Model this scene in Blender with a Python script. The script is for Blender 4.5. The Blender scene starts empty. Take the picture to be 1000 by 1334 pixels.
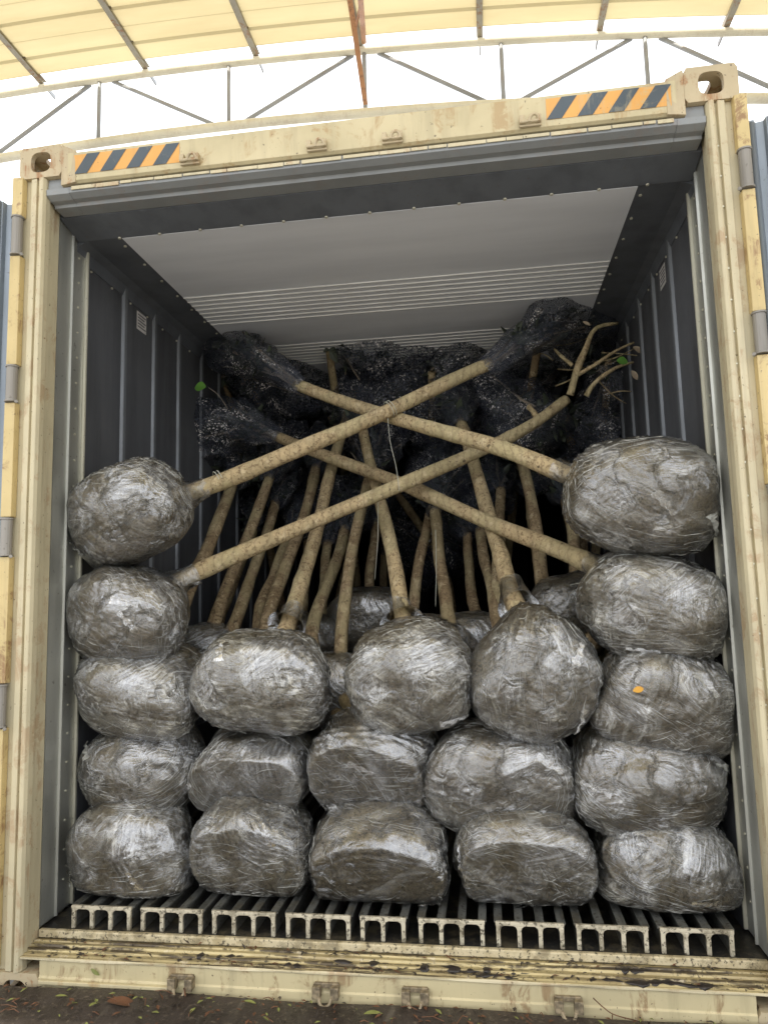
import bpy, math, random
import numpy as np
from mathutils import Vector, Matrix
random.seed(7)
RNG = np.random.RandomState(11)
S = bpy.context.scene
COL = S.collection
R = math.radians

# ------------------------------------------------------------------ camera, light, exposure
CAM = np.array([0.37859, -2.19275, 1.26836])
YAW, PITCH, ROLL, FPX = R(8.04462), R(6.62062), R(-1.45542), 925.55
fw = np.array([-math.sin(YAW) * math.cos(PITCH), math.cos(YAW) * math.cos(PITCH), math.sin(PITCH)])
rt = np.array([math.cos(YAW), math.sin(YAW), 0.0])
up = np.cross(rt, fw)
rt2 = math.cos(ROLL) * rt + math.sin(ROLL) * up
up2 = -math.sin(ROLL) * rt + math.cos(ROLL) * up
cd = bpy.data.cameras.new('camera')
cam = bpy.data.objects.new('camera', cd)
COL.objects.link(cam)
M = Matrix.Identity(4)
for i in range(3):
    M[i][0], M[i][1], M[i][2], M[i][3] = rt2[i], up2[i], -fw[i], CAM[i]
cam.matrix_world = M
cd.sensor_fit = 'VERTICAL'
cd.sensor_height = 24.0
cd.lens = 24.0 * FPX / 1334.0
cd.clip_start = 0.05
cd.clip_end = 2000
S.camera = cam

SUN_EL, SUN_AZ = R(62), R(200)
w = bpy.data.worlds.new('World')
S.world = w
w.use_nodes = True
nt = w.node_tree
bg = nt.nodes['Background']
sk = nt.nodes.new('ShaderNodeTexSky')
sk.sky_type = 'NISHITA'
sk.sun_disc = False
sk.sun_elevation = SUN_EL
sk.sun_rotation = SUN_AZ
sk.air_density = 1.0
sk.dust_density = 6.0
sk.ozone_density = 1.0
# bright thin cloud over most of the sky
wc = nt.nodes.new('ShaderNodeTexCoord')
wn = nt.nodes.new('ShaderNodeTexNoise')
wn.inputs['Scale'].default_value = 2.2
wn.inputs['Detail'].default_value = 5
nt.links.new(wc.outputs['Generated'], wn.inputs['Vector'])
wr = nt.nodes.new('ShaderNodeMapRange')
wr.inputs['From Min'].default_value = .25
wr.inputs['From Max'].default_value = .6
wr.inputs['To Min'].default_value = .72
wr.inputs['To Max'].default_value = .97
nt.links.new(wn.outputs['Fac'], wr.inputs['Value'])
wm = nt.nodes.new('ShaderNodeMix')
wm.data_type = 'RGBA'
nt.links.new(wr.outputs[0], wm.inputs[0])
nt.links.new(sk.outputs[0], wm.inputs[6])
wm.inputs[7].default_value = (5.6, 5.8, 6.1, 1)
nt.links.new(wm.outputs[2], bg.inputs[0])
bg.inputs[1].default_value = 0.15
sl = bpy.data.lights.new('sun', 'SUN')
sl.energy = 2.2
sl.angle = R(0.53)
sl.color = (1.0, 0.95, 0.87)
sun = bpy.data.objects.new('sun', sl)
COL.objects.link(sun)
sd = Vector((math.sin(SUN_AZ) * math.cos(SUN_EL), math.cos(SUN_AZ) * math.cos(SUN_EL), math.sin(SUN_EL)))
sun.rotation_euler = (-sd).to_track_quat('-Z', 'Y').to_euler()
S.view_settings.view_transform = 'Standard'
S.view_settings.look = 'None'
S.view_settings.gamma = 1.0
S.view_settings.use_curve_mapping = False
S.view_settings.exposure = 1.5
S.render.engine = 'CYCLES'
S.cycles.max_bounces = 10
S.cycles.transparent_max_bounces = 14
S.cycles.caustics_reflective = False
S.cycles.caustics_refractive = False


def at(px, py, Y):
    """A point of the place at depth Y seen in direction (px, py) of the photograph."""
    v = rt2 * ((px - 500) / FPX) - up2 * ((py - 667) / FPX) + fw
    return Vector(CAM + v * ((Y - CAM[1]) / v[1]))


def pxm(Y, py=700):
    """pixels per metre at depth Y"""
    return FPX / ((Y - CAM[1]) * math.cos(PITCH))


# ------------------------------------------------------------------ materials
class NT:
    def __init__(s, name):
        s.m = bpy.data.materials.new(name)
        s.m.use_nodes = True
        s.t = s.m.node_tree
        s.b = s.t.nodes['Principled BSDF']
        s.out = s.t.nodes['Material Output']
        s.tc = s.t.nodes.new('ShaderNodeTexCoord')
        s.obj = s.tc.outputs['Object']

    def n(s, typ, **kw):
        x = s.t.nodes.new('ShaderNode' + typ)
        for k, v in kw.items():
            if k in x.inputs.keys():
                s.set(x.inputs[k], v)
            else:
                setattr(x, k, v)
        return x

    def set(s, inp, v):
        if hasattr(v, 'links') and hasattr(v, 'is_output'):
            s.t.links.new(v, inp)
        elif isinstance(v, tuple) and len(v) == 3 and inp.type == 'RGBA':
            inp.default_value = (*v, 1)
        else:
            inp.default_value = v

    def map(s, vec, scale=(1, 1, 1), rot=(0, 0, 0), loc=(0, 0, 0)):
        x = s.n('Mapping')
        s.set(x.inputs['Vector'], vec)
        x.inputs['Scale'].default_value = scale
        x.inputs['Rotation'].default_value = rot
        x.inputs['Location'].default_value = loc
        return x.outputs[0]

    def noise(s, vec, scale, detail=4, rough=.55, dist=0.0):
        x = s.n('TexNoise', Scale=scale, Detail=detail, Roughness=rough, Distortion=dist)
        s.set(x.inputs['Vector'], vec)
        return x.outputs['Fac']

    def ramp(s, f, a, b, lo=0.0, hi=1.0):
        x = s.n('MapRange')
        s.set(x.inputs['Value'], f)
        x.inputs['From Min'].default_value = a
        x.inputs['From Max'].default_value = b
        x.inputs['To Min'].default_value = lo
        x.inputs['To Max'].default_value = hi
        x.interpolation_type = 'SMOOTHSTEP'
        return x.outputs[0]

    def mix(s, f, a, b, blend='MIX'):
        x = s.n('Mix', data_type='RGBA', blend_type=blend)
        s.set(x.inputs[0], f)
        s.set(x.inputs[6], a if not isinstance(a, tuple) else (*a, 1))
        s.set(x.inputs[7], b if not isinstance(b, tuple) else (*b, 1))
        return x.outputs[2]

    def math(s, op, a, b=0.0, c=0.0):
        x = s.n('Math', operation=op)
        s.set(x.inputs[0], a)
        s.set(x.inputs[1], b)
        s.set(x.inputs[2], c)
        return x.outputs[0]

    def bump(s, h, strength=.3, dist=.002, normal=None):
        x = s.n('Bump')
        s.set(x.inputs['Height'], h)
        x.inputs['Strength'].default_value = strength
        x.inputs['Distance'].default_value = dist
        if normal is not None:
            s.set(x.inputs['Normal'], normal)
        return x.outputs[0]

    def fin(s, col, rough=.6, metal=0.0, normal=None, spec=.5):
        s.set(s.b.inputs['Base Color'], col)
        s.set(s.b.inputs['Roughness'], rough)
        s.set(s.b.inputs['Metallic'], metal)
        s.b.inputs['Specular IOR Level'].default_value = spec
        if normal is not None:
            s.set(s.b.inputs['Normal'], normal)
        return s.m

    def world(s):
        g = s.n('NewGeometry')
        return g.outputs['Position']


def paint(name, base, dirt=(.13, .10, .06), rust=(.30, .13, .045), rust_amt=.5, dirt_amt=.5, rough=.5, drip=1.0):
    s = NT(name)
    P = s.world()
    a = s.noise(P, 2.5, 5, .6)
    col = s.mix(s.ramp(a, .35, .7), base, tuple(c * .82 for c in base))
    # vertical streaks of run-off
    st = s.noise(s.map(P, (22, 22, 1.3)), 1.0, 5, .65)
    col = s.mix(s.ramp(st, .50, .74, 0, .55 * dirt_amt * drip), col, tuple(.55 * b + .45 * d for b, d in zip(base, dirt)))
    # specks and chips
    sp = s.noise(P, 75, 3, .6)
    col = s.mix(s.ramp(sp, .67, .73, 0, dirt_amt), col, dirt)
    r1 = s.noise(P, 9, 7, .72, .6)
    r2 = s.noise(s.map(P, (30, 30, 3)), 1.0, 5, .7)
    rr = s.math('MULTIPLY', s.ramp(r1, .50, .60), s.ramp(r2, .40, .58))
    col = s.mix(s.math('MULTIPLY', rr, rust_amt), col, rust)
    return s.fin(col, s.ramp(a, .3, .7, rough - .1, rough + .15), 0, s.bump(s.math('ADD', s.math('MULTIPLY', rr, -1), s.math('MULTIPLY', sp, .3)), .35, .001))


M_CREAM = paint('cream_paint', (.56, .48, .29), rust=(.36, .22, .09), rust_amt=.6, dirt_amt=.85)
M_POST = paint('cream_post_paint', (.56, .49, .32), rust_amt=.4, dirt_amt=1.0, rough=.45)
M_CAST = paint('casting_paint', (.50, .41, .26), rust=(.30, .15, .06), rust_amt=.95, dirt_amt=.9)
M_YELLOW = paint('yellow_flaking_paint', (.58, .45, .21), rust=(.22, .11, .05), rust_amt=.8, dirt_amt=.8)


def steel(name, base, metal=.75, rough=.36, streak=.35):
    s = NT(name)
    P = s.world()
    a = s.noise(s.map(P, (9, 9, .8)), 1.0, 6, .6)
    b = s.noise(P, 3.0, 4, .6)
    col = s.mix(s.ramp(a, .4, .7, 0, streak), base, tuple(c * .45 for c in base))
    col = s.mix(s.ramp(s.noise(P, 60, 3), .66, .72, 0, .5), col, (.12, .10, .08))
    return s.fin(col, s.ramp(b, .3, .7, rough - .06, rough + .16), metal, s.bump(s.noise(P, 5, 3), .25, .004))


M_JAMB = steel('brushed_jamb_steel', (.47, .47, .42), .7, .4)
M_WALL = steel('dull_wall_liner', (.11, .113, .12), .25, .5, .6)
M_TRIM = steel('bright_edge_strip', (.66, .63, .50), .5, .4, .3)
M_ZINC = steel('zinc_hinge', (.30, .28, .25), .4, .6, .7)
M_DARKBAND = steel('shaded_cove_strip', (.13, .14, .155), .3, .5, .4)  # dark tone paints in the shade of the cove and header underside
M_GASKET = paint('gasket_grey', (.17, .20, .23), dirt_amt=.3, rust_amt=.05, rough=.5)
M_DOOR = steel('door_skin', (.30, .34, .38), .3, .45, .5)
M_RIB = steel('rib_edge', (.17, .18, .19), .3, .45, .6)
M_EXT = paint('container_side_paint', (.50, .47, .38), rust_amt=.4)


def ceiling_mat():
    s = NT('ceiling_panel_paint')
    P = s.world()
    a = s.noise(s.map(P, (1, 6, 1)), 1.2, 4)
    return s.fin(s.mix(s.ramp(a, .3, .7), (.78, .80, .84), (.70, .72, .76)), .42, 0, s.bump(a, .2, .004))


M_CEIL = ceiling_mat()
M_CEILRIB = paint('ceiling_rib_paint', (.85, .85, .82), rust_amt=0, dirt_amt=.1)


def sill_mat():
    s = NT('dirty_sill_metal')
    P = s.world()
    base = (.50, .41, .21)
    a = s.noise(s.map(P, (3, 14, 14)), 1.0, 6, .65)
    col = s.mix(s.ramp(a, .42, .62, 0, .8), base, (.28, .215, .11))
    b = s.noise(s.map(P, (2.6, 34, 20)), 1.0, 6, .7, .4)
    g = s.noise(P, 30, 4, .7)
    m = s.math('MULTIPLY', s.ramp(b, .49, .56), s.ramp(g, .34, .48))
    col = s.mix(s.math('MULTIPLY', m, .9), col, (.045, .030, .020))
    c = s.noise(P, 110, 2)
    col = s.mix(s.ramp(c, .62, .68, 0, .85), col, (.05, .038, .025))
    col = s.mix(s.ramp(s.noise(P, 21, 4, .7), .60, .68, 0, .7), col, (.56, .48, .33))
    return s.fin(col, .5, .15, s.bump(s.math('ADD', m, c), .5, .002))


M_SILL = sill_mat()


def alu_mat(name, c0, c1, metal=.5):
    s = NT(name)
    P = s.world()
    a = s.noise(s.map(P, (25, 3, 25)), 1.0, 5, .65)
    col = s.mix(s.ramp(a, .42, .66, 0, .8), c0, c1)
    d = s.noise(P, 80, 4, .65)
    col = s.mix(s.ramp(d, .54, .62, 0, .85), col, (.06, .05, .035))
    col = s.mix(s.ramp(s.noise(P, 14, 5, .7), .5, .62, 0, .5), col, (.14, .115, .07))
    return s.fin(col, .45, metal, s.bump(d, .4, .001))


M_ALU = alu_mat('worn_floor_aluminium', (.45, .42, .34), (.25, .23, .18))
M_BAR = alu_mat('threshold_bar_aluminium', (.56, .48, .31), (.36, .29, .16), .2)
M_FACE = paint('sill_face_paint', (.54, .46, .27), rust=(.20, .11, .045), rust_amt=.7, dirt_amt=1.2)
M_LIP = paint('header_lip_grey', (.24, .25, .25), rust_amt=.1, dirt_amt=.4)
M_RAIL = alu_mat('wet_floor_rail', (.20, .20, .18), (.07, .07, .06))
M_RAILEND = alu_mat('cut_rail_end', (.62, .56, .42), (.40, .35, .25), .25)
M_BLACKPAN = alu_mat('wet_dark_pan', (.018, .018, .018), (.035, .03, .02), .0)


def simple(name, c, rough=.6, metal=0.0, var=.25, scale=20):
    s = NT(name)
    P = s.obj
    a = s.noise(P, scale, 4)
    return s.fin(s.mix(s.ramp(a, .3, .7), c, tuple(x * (1 - var) for x in c)), rough, metal, s.bump(a, .3, .001))


M_RUSTY = simple('rusty_iron', (.16, .075, .035), .8, .2, .6, 60)
M_RINGS = simple('greasy_ring_iron', (.34, .27, .17), .6, .3, .7, 60)
M_OR = paint('orange_sheeting', (.72, .36, .08), rust=(.45, .38, .22), rust_amt=.55, dirt_amt=.7, rough=.4)
M_BK = paint('dark_blue_sheeting', (.055, .075, .09), rust=(.30, .27, .18), rust_amt=.45, dirt_amt=.3, rough=.4)
M_STICK = simple('sticker_paper', (.68, .66, .62), .5)
M_INK = simple('sticker_ink', (.16, .15, .16), .6)
M_CORD = simple('pale_string', (.55, .55, .45), .6)
M_GREENCORD = simple('green_cord', (.02, .22, .12), .5)
M_LEAFG = simple('green_leaf', (.10, .24, .035), .45)
M_LEAFO = simple('orange_leaf', (.60, .30, .02), .5)
M_MUD = simple('black_mud', (.022, .015, .011), .45, 0, .5, 90)
M_DRY = simple('dry_curled_leaf', (.42, .33, .22), .7, 0, .4)
M_LEAFB = simple('brown_leaf', (.17, .075, .035), .7, 0, .5)
M_LEAFY = simple('yellow_green_leaf', (.26, .28, .08), .6, 0, .5)


def bark_mat(name, a, b, c):
    s = NT(name)
    oi = s.n('ObjectInfo')
    off = s.n('VectorMath', operation='SCALE')
    s.set(off.inputs[0], (3.1, 7.7, 5.3))
    s.set(off.inputs['Scale'], oi.outputs['Random'])
    ad = s.n('VectorMath', operation='ADD')
    s.set(ad.inputs[0], s.world())
    s.set(ad.inputs[1], off.outputs[0])
    P = ad.outputs[0]
    n1 = s.noise(P, 14, 6, .65)
    n2 = s.noise(P, 70, 5, .7)
    n3 = s.noise(P, 5, 3, .5)
    col = s.mix(s.ramp(n1, .35, .62), a, b)
    col = s.mix(s.ramp(n2, .50, .62, 0, .7), col, c)
    col = s.mix(s.ramp(n3, .48, .56, 0, .45), col, (.45, .39, .21))
    col = s.mix(s.ramp(s.noise(P, 22, 5, .7), .56, .62, 0, .7), col, (.58, .47, .29))
    col = s.mix(s.ramp(s.noise(P, 38, 3, .6), .64, .70, 0, .8), col, (.06, .04, .025))
    rings = s.n('TexWave', wave_type='BANDS', bands_direction='X', Scale=9.0, Distortion=9.0, Detail=3.0)
    s.set(rings.inputs['Vector'], P)
    col = s.mix(s.ramp(rings.outputs['Fac'], .8, 1.0, 0, .3), col, (.12, .08, .045))
    tint = s.math('MULTIPLY', oi.outputs['Random'], .22)
    col = s.mix(tint, col, (.20, .12, .065))
    h = s.math('ADD', n2, s.math('MULTIPLY', n1, 1.5))
    return s.fin(col, .75, 0, s.bump(h, .9, .009), .3)


M_BARK = bark_mat('tan_bark', (.50, .38, .21), (.38, .30, .165), (.13, .08, .04))
M_BARK2 = bark_mat('brown_bark', (.38, .29, .165), (.25, .18, .095), (.09, .055, .03))


def soil_mat():
    s = NT('root_ball_soil')
    oi = s.n('ObjectInfo')
    P = s.map(s.obj)
    n1 = s.noise(P, 7, 6, .6)
    n2 = s.noise(P, 45, 5, .7)
    col = s.mix(s.ramp(n1, .40, .60), (.19, .16, .11), (.028, .024, .020))
    col = s.mix(s.ramp(n2, .50, .57, 0, .75), col, (.27, .23, .14))
    col = s.mix(s.ramp(s.noise(P, 90, 4, .7), .50, .58, 0, .7), col, (.018, .015, .012))
    col = s.mix(s.math('MULTIPLY', oi.outputs['Random'], .6), col, (.13, .105, .07), 'MIX')
    # matted fine roots
    v = s.n('TexVoronoi', feature='DISTANCE_TO_EDGE', Scale=38.0)
    s.set(v.inputs['Vector'], s.map(P, (1, 1, 2.2)))
    col = s.mix(s.ramp(v.outputs['Distance'], .0, .05, .5, 0), col, (.32, .24, .14))
    return s.fin(col, .8, 0, s.bump(n2, .8, .006), .3)


M_SOIL = soil_mat()


def fmix_v(s, f, a, b_):
    x = s.n('Mix', data_type='VECTOR')
    s.set(x.inputs[0], f)
    s.set(x.inputs[4], a)
    s.set(x.inputs[5], b_)
    return x.outputs[1]


def film_mat(name='stretch_film', fogk=1.0, tint=(.64, .63, .57)):
    """stretch film: clear, with whitish creases pulled along the winding direction"""
    s = NT(name)
    t = s.t
    oi = s.n('ObjectInfo')
    rnd = s.math('MULTIPLY', oi.outputs['Random'], 6.283)

    def rotd(axis, ang):
        vr = s.n('VectorRotate', rotation_type='AXIS_ANGLE')
        s.set(vr.inputs['Vector'], s.obj)
        vr.inputs['Axis'].default_value = axis
        s.set(vr.inputs['Angle'], ang)
        return vr.outputs[0]

    def warp(vec, sc, amt):
        nz = s.n('TexNoise', Scale=sc, Detail=2.0)
        s.set(nz.inputs['Vector'], vec)
        sb = s.n('VectorMath', operation='MULTIPLY_ADD')
        s.set(sb.inputs[0], nz.outputs['Color'])
        sb.inputs[1].default_value = (amt, amt, amt)
        s.set(sb.inputs[2], vec)
        return sb.outputs[0]

    A = warp(rotd((.3, 1, .2), rnd), 3.0, .13)
    B = warp(rotd((.1, 1, -.3), s.math('ADD', rnd, 1.0)), 3.5, .15)
    C = warp(rotd((0, 1, .1), s.math('ADD', rnd, 2.1)), 4.0, .16)
    sa = s.noise(s.map(A, (7, 16, 105)), 1.0, 5, .7)
    sb_ = s.noise(s.map(B, (6, 14, 120)), 1.0, 5, .7)
    sc_ = s.noise(s.map(C, (9, 18, 160)), 1.0, 4, .7)
    mask = s.ramp(s.noise(s.obj, 4.5, 3, .5), .44, .56)
    mask2 = s.ramp(s.noise(A, 7, 3, .5), .45, .58)

    def fmix(f, a, b_):
        mk = s.n('Mix', data_type='FLOAT')
        s.set(mk.inputs[0], f)
        s.set(mk.inputs[2], a)
        s.set(mk.inputs[3], b_)
        return mk.outputs[0]

    h = fmix(s.math('MULTIPLY', mask2, .75), fmix(mask, sa, sb_), sc_)
    thin = s.ramp(h, .555, .64)
    mid = s.ramp(s.math('ADD', s.math('MULTIPLY', h, .6), s.math('MULTIPLY', s.noise(s.map(A, (30, 40, 75)), 1.0, 5, .75), .4)), .465, .545)
    # broad folds
    fold = s.noise(s.map(fmix_v(s, mask, A, B), (3, 4, 13)), 1.0, 4, .6, .35)
    ridge = s.math('SUBTRACT', 1.0, s.math('ABSOLUTE', s.math('MULTIPLY', s.math('SUBTRACT', fold, .5), 9.0)))
    ridge = s.math('MAXIMUM', ridge, 0.0)
    fog = s.ramp(s.math('ADD', s.noise(s.obj, 6, 5, .62), s.math('MULTIPLY_ADD', oi.outputs['Random'], .16, -.08)), .40, .62)
    cover = s.math('MULTIPLY_ADD', thin, .26, s.math('MULTIPLY', mid, s.math('MULTIPLY_ADD', fog, .30, .20)))
    cover = s.math('ADD', cover, s.math('MULTIPLY', s.math('POWER', ridge, 3.0), .16))
    cover = s.math('MULTIPLY', cover, s.math('MULTIPLY_ADD', fog, .62 * fogk, .31 * fogk))
    bandn = s.n('TexWave', wave_type='BANDS', bands_direction='Z', wave_profile='SAW', Scale=1.6, Distortion=1.5, Detail=2.0)
    s.set(bandn.inputs['Vector'], A)
    cover = s.math('MULTIPLY_ADD', s.ramp(bandn.outputs['Fac'], .80, .98), .16, cover)
    opac = s.math('MINIMUM', s.math('ADD', cover, s.math('MULTIPLY_ADD', fog, .07, .01)), .92)
    nrm = s.bump(h, 1.0, .011)
    nrm2 = s.bump(s.noise(s.obj, 26, 5, .7), .5, .010, s.bump(fold, .9, .032, nrm))
    b = s.b
    s.set(b.inputs['Base Color'], s.mix(s.ramp(s.noise(s.obj, 5, 3), .4, .6), s.mix(fog, (.40, .39, .34), (.57, .54, .44)), (.53, .53, .52)))
    b.inputs['Roughness'].default_value = .22
    b.inputs['Specular IOR Level'].default_value = .8
    s.set(b.inputs['Normal'], nrm2)
    gl = s.n('BsdfGlossy')
    gl.inputs['Roughness'].default_value = .2
    gl.inputs['Color'].default_value = (1, 1, 1, 1)
    nrm3 = s.bump(s.noise(s.obj, 22, 4, .6), .35, .008, s.bump(fold, .8, .030, s.bump(h, .55, .006)))
    s.set(gl.inputs['Normal'], nrm3)
    tr = s.n('BsdfTransparent')
    m1 = s.n('MixShader')
    s.set(m1.inputs[0], opac)
    t.links.new(tr.outputs[0], m1.inputs[1])
    t.links.new(b.outputs[0], m1.inputs[2])
    fr = s.n('Fresnel', IOR=1.55)
    s.set(fr.inputs['Normal'], nrm3)
    m2 = s.n('MixShader')
    s.set(m2.inputs[0], s.math('MULTIPLY_ADD', fr.outputs[0], 1.35, s.math('MULTIPLY', s.ramp(s.noise(s.obj, 7, 4, .6), .40, .62, .25, 1), .12)))
    t.links.new(m1.outputs[0], m2.inputs[1])
    t.links.new(gl.outputs[0], m2.inputs[2])
    t.links.new(m2.outputs[0], s.out.inputs['Surface'])
    return s.m


M_FILM = film_mat()
M_FILM_BARE = film_mat('thin_stretch_film', .55)


def net_mat():
    s = NT('black_shade_net')
    uv = s.tc.outputs['UV']
    br = s.n('TexVoronoi', feature='DISTANCE_TO_EDGE', Scale=1.0)
    br.inputs['Randomness'].default_value = .55
    s.set(br.inputs['Vector'], s.map(uv, (120, 120, 1)))
    strand = s.ramp(br.outputs['Distance'], .07, .16, 1, 0)
    cell = s.n('TexVoronoi', feature='F1', Scale=1.0)
    s.set(cell.inputs['Vector'], s.map(uv, (120, 120, 1)))
    sep = s.n('SeparateColor')
    s.set(sep.inputs[0], cell.outputs['Color'])
    pat = s.ramp(s.noise(s.obj, 8, 4, .65), .42, .56, .08, 1)
    wrk = s.ramp(s.noise(s.map(uv, (16, 4, 1)), 1.0, 4, .6), .42, .62, .15, 1)
    gl = s.math('MULTIPLY', s.math('MULTIPLY', s.ramp(sep.outputs[0], .35, .6), s.ramp(cell.outputs['Distance'], .3, .6, 1, 0)), s.math('MULTIPLY', pat, wrk))
    col = s.mix(gl, (.040, .046, .062), (.80, .76, .72))  # pale specks are glints painted into the net's colour
    s.fin(col, .5)
    tr = s.n('BsdfTransparent')
    m1 = s.n('MixShader')
    s.set(m1.inputs[0], s.math('MAXIMUM', s.math('MULTIPLY', strand, .95), gl))
    s.t.links.new(tr.outputs[0], m1.inputs[1])
    s.t.links.new(s.b.outputs[0], m1.inputs[2])
    s.t.links.new(m1.outputs[0], s.out.inputs['Surface'])
    return s.m


M_NET = net_mat()
M_CROWN = simple('bundled_dark_leaves', (.055, .068, .042), .6, 0, .6, 12)
M_TWIG = simple('twig', (.30, .25, .19), .8, 0, .4)


def roof_mat():
    s = NT('translucent_roof_sheet')
    P = s.world()
    a = s.noise(s.map(P, (.5, 2.5, 1)), 1.0, 5, .6)
    col = s.mix(s.ramp(a, .3, .7), (.50, .43, .25), (.44, .36, .20))
    col = s.mix(s.ramp(s.noise(s.map(P, (1, 9, 1)), 1.0, 4), .55, .75, 0, .4), col, (.52, .46, .25))
    d = s.n('BsdfDiffuse')
    s.set(d.inputs['Color'], col)
    tl = s.n('BsdfTranslucent')
    s.set(tl.inputs['Color'], col)
    m1 = s.n('MixShader')
    m1.inputs[0].default_value = .42
    s.t.links.new(d.outputs[0], m1.inputs[1])
    s.t.links.new(tl.outputs[0], m1.inputs[2])
    s.t.links.new(m1.outputs[0], s.out.inputs['Surface'])
    return s.m


M_ROOF = roof_mat()
M_TRUSS = paint('cream_truss_paint', (.78, .74, .60), rust_amt=.15, dirt_amt=.4)
M_WEB = paint('grey_truss_web', (.36, .37, .38), rust_amt=.15, dirt_amt=.3)
M_PURLIN = paint('purlin_galvanised', (.40, .37, .30), rust_amt=.8, dirt_amt=.8)
M_BRACE = paint('rust_red_primer', (.50, .24, .11), rust=(.22, .10, .05), rust_amt=.8, dirt_amt=.4)


def dock_mat():
    s = NT('wet_dark_dock')
    P = s.world()
    a = s.noise(P, 6, 6, .6)
    col = s.mix(s.ramp(a, .35, .65), (.024, .018, .015), (.048, .036, .029))
    col = s.mix(s.ramp(s.noise(P, 55, 4, .7), .56, .66, 0, .7), col, (.13, .105, .075))
    col = s.mix(s.ramp(s.noise(s.map(P, (25, 3, 1)), 1.0, 4), .6, .72, 0, .4), col, (.16, .14, .11))
    return s.fin(col, s.ramp(a, .3, .7, .22, .65), 0, s.bump(s.noise(P, 90, 5, .7), .7, .004))


M_DOCK = dock_mat()
M_GROUND = simple('pale_bounce_yard', (.36, .35, .33), .85, 0, .3, .8)  # unseen yard made pale to bounce sunlight onto the container ceiling


# ------------------------------------------------------------------ mesh helpers
class MB:
    def __init__(s):
        s.v, s.f, s.mi, s.uv = [], [], [], None

    def add(s, vs, fs, mi=0):
        o = len(s.v)
        s.v += [tuple(p) for p in vs]
        s.f += [tuple(i + o for i in f) for f in fs]
        s.mi += [mi] * len(fs)
        return s

    def box(s, x0, x1, y0, y1, z0, z1, mi=0):
        vs = [(x, y, z) for x in (x0, x1) for y in (y0, y1) for z in (z0, z1)]
        return s.add(vs, [(0, 1, 3, 2), (4, 6, 7, 5), (0, 4, 5, 1), (2, 3, 7, 6), (0, 2, 6, 4), (1, 5, 7, 3)], mi)

    def prism(s, poly, axis, a, b, mi=0, cap=True):
        """poly: 2-D points; axis 'x': (y,z) extruded along x; 'z': (x,y) along z; 'y': (x,z) along y"""
        def P(p, t):
            return {'x': (t, p[0], p[1]), 'y': (p[0], t, p[1]), 'z': (p[0], p[1], t)}[axis]
        n = len(poly)
        vs = [P(p, a) for p in poly] + [P(p, b) for p in poly]
        fs = [(i, (i + 1) % n, n + (i + 1) % n, n + i) for i in range(n)]
        if cap:
            fs += [tuple(range(n))[::-1], tuple(range(n, 2 * n))]
        return s.add(vs, fs, mi)

    def tube(s, pts, rad, n=10, mi=0, cap=True, wob=0.0, seed=0, uvs=None):
        pts = [Vector(p) for p in pts]
        if not hasattr(rad, '__len__'):
            rad = [rad] * len(pts)
        rs = np.random.RandomState(seed)
        ph = rs.rand(6) * 6.28
        o = len(s.v)
        ref = None
        for i, p in enumerate(pts):
            d = (pts[min(i + 1, len(pts) - 1)] - pts[max(i - 1, 0)]).normalized()
            if ref is None:
                ref = Vector((0, 0, 1)) if abs(d.z) < .9 else Vector((1, 0, 0))
            u = (ref - d * ref.dot(d)).normalized()
            ref = u
            vv = d.cross(u)
            for k in range(n):
                a = 2 * math.pi * k / n
                r = rad[i] * (1 + wob * (math.sin(3 * a + i * .6 + ph[0]) * .5 + math.sin(2 * a - i * .37 + ph[1]) * .6 + math.sin(i * 1.1 + ph[2] + 4 * a) * .4 + .7 * math.sin(i * .9 + ph[3])))
                s.v.append(tuple(p + (u * math.cos(a) + vv * math.sin(a)) * r))
        for i in range(len(pts) - 1):
            for k in range(n):
                k2 = (k + 1) % n
                s.f.append((o + i * n + k, o + i * n + k2, o + (i + 1) * n + k2, o + (i + 1) * n + k))
                s.mi.append(mi)
        if cap:
            s.f.append(tuple(o + k for k in range(n))[::-1])
            s.f.append(tuple(o + (len(pts) - 1) * n + k for k in range(n)))
            s.mi += [mi, mi]
        return s

    def build(s, name, mats, parent=None, smooth=False, bevel=0.0, loc=None, angle=None):
        me = bpy.data.meshes.new(name)
        me.from_pydata(s.v, [], s.f)
        if not isinstance(mats, (list, tuple)):
            mats = [mats]
        for m in mats:
            me.materials.append(m)
        if len(mats) > 1:
            me.polygons.foreach_set('material_index', s.mi)
        if smooth:
            me.polygons.foreach_set('use_smooth', [True] * len(me.polygons))
        me.update()
        o = bpy.data.objects.new(name, me)
        COL.objects.link(o)
        if loc is not None:
            me.transform(Matrix.Translation(-Vector(loc)))
            o.location = loc
        if parent is not None:
            o.parent = parent
            o.location = Vector(o.location) - Vector(world_loc(parent))
        if bevel:
            b = o.modifiers.new('bevel', 'BEVEL')
            b.width = bevel
            b.segments = 2
            b.limit_method = 'ANGLE'
            b.angle_limit = R(35)
        return o


def world_loc(o):
    v = Vector((0, 0, 0))
    while o is not None:
        v += Vector(o.location)
        o = o.parent
    return v


def tag(o, label=None, cat=None, group=None, kind=None):
    if label:
        o['label'] = label
    if cat:
        o['category'] = cat
    if group:
        o['group'] = group
    if kind:
        o['kind'] = kind
    return o


def empty(name, loc, label, cat, group=None):
    o = bpy.data.objects.new(name, None)
    o.empty_display_size = .1
    COL.objects.link(o)
    o.location = loc
    return tag(o, label, cat, group)


def copy(o, off, parent=None):
    c = o.copy()
    COL.objects.link(c)
    c.parent = parent
    c.location = Vector(o.location) + Vector(off)
    return c


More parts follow.
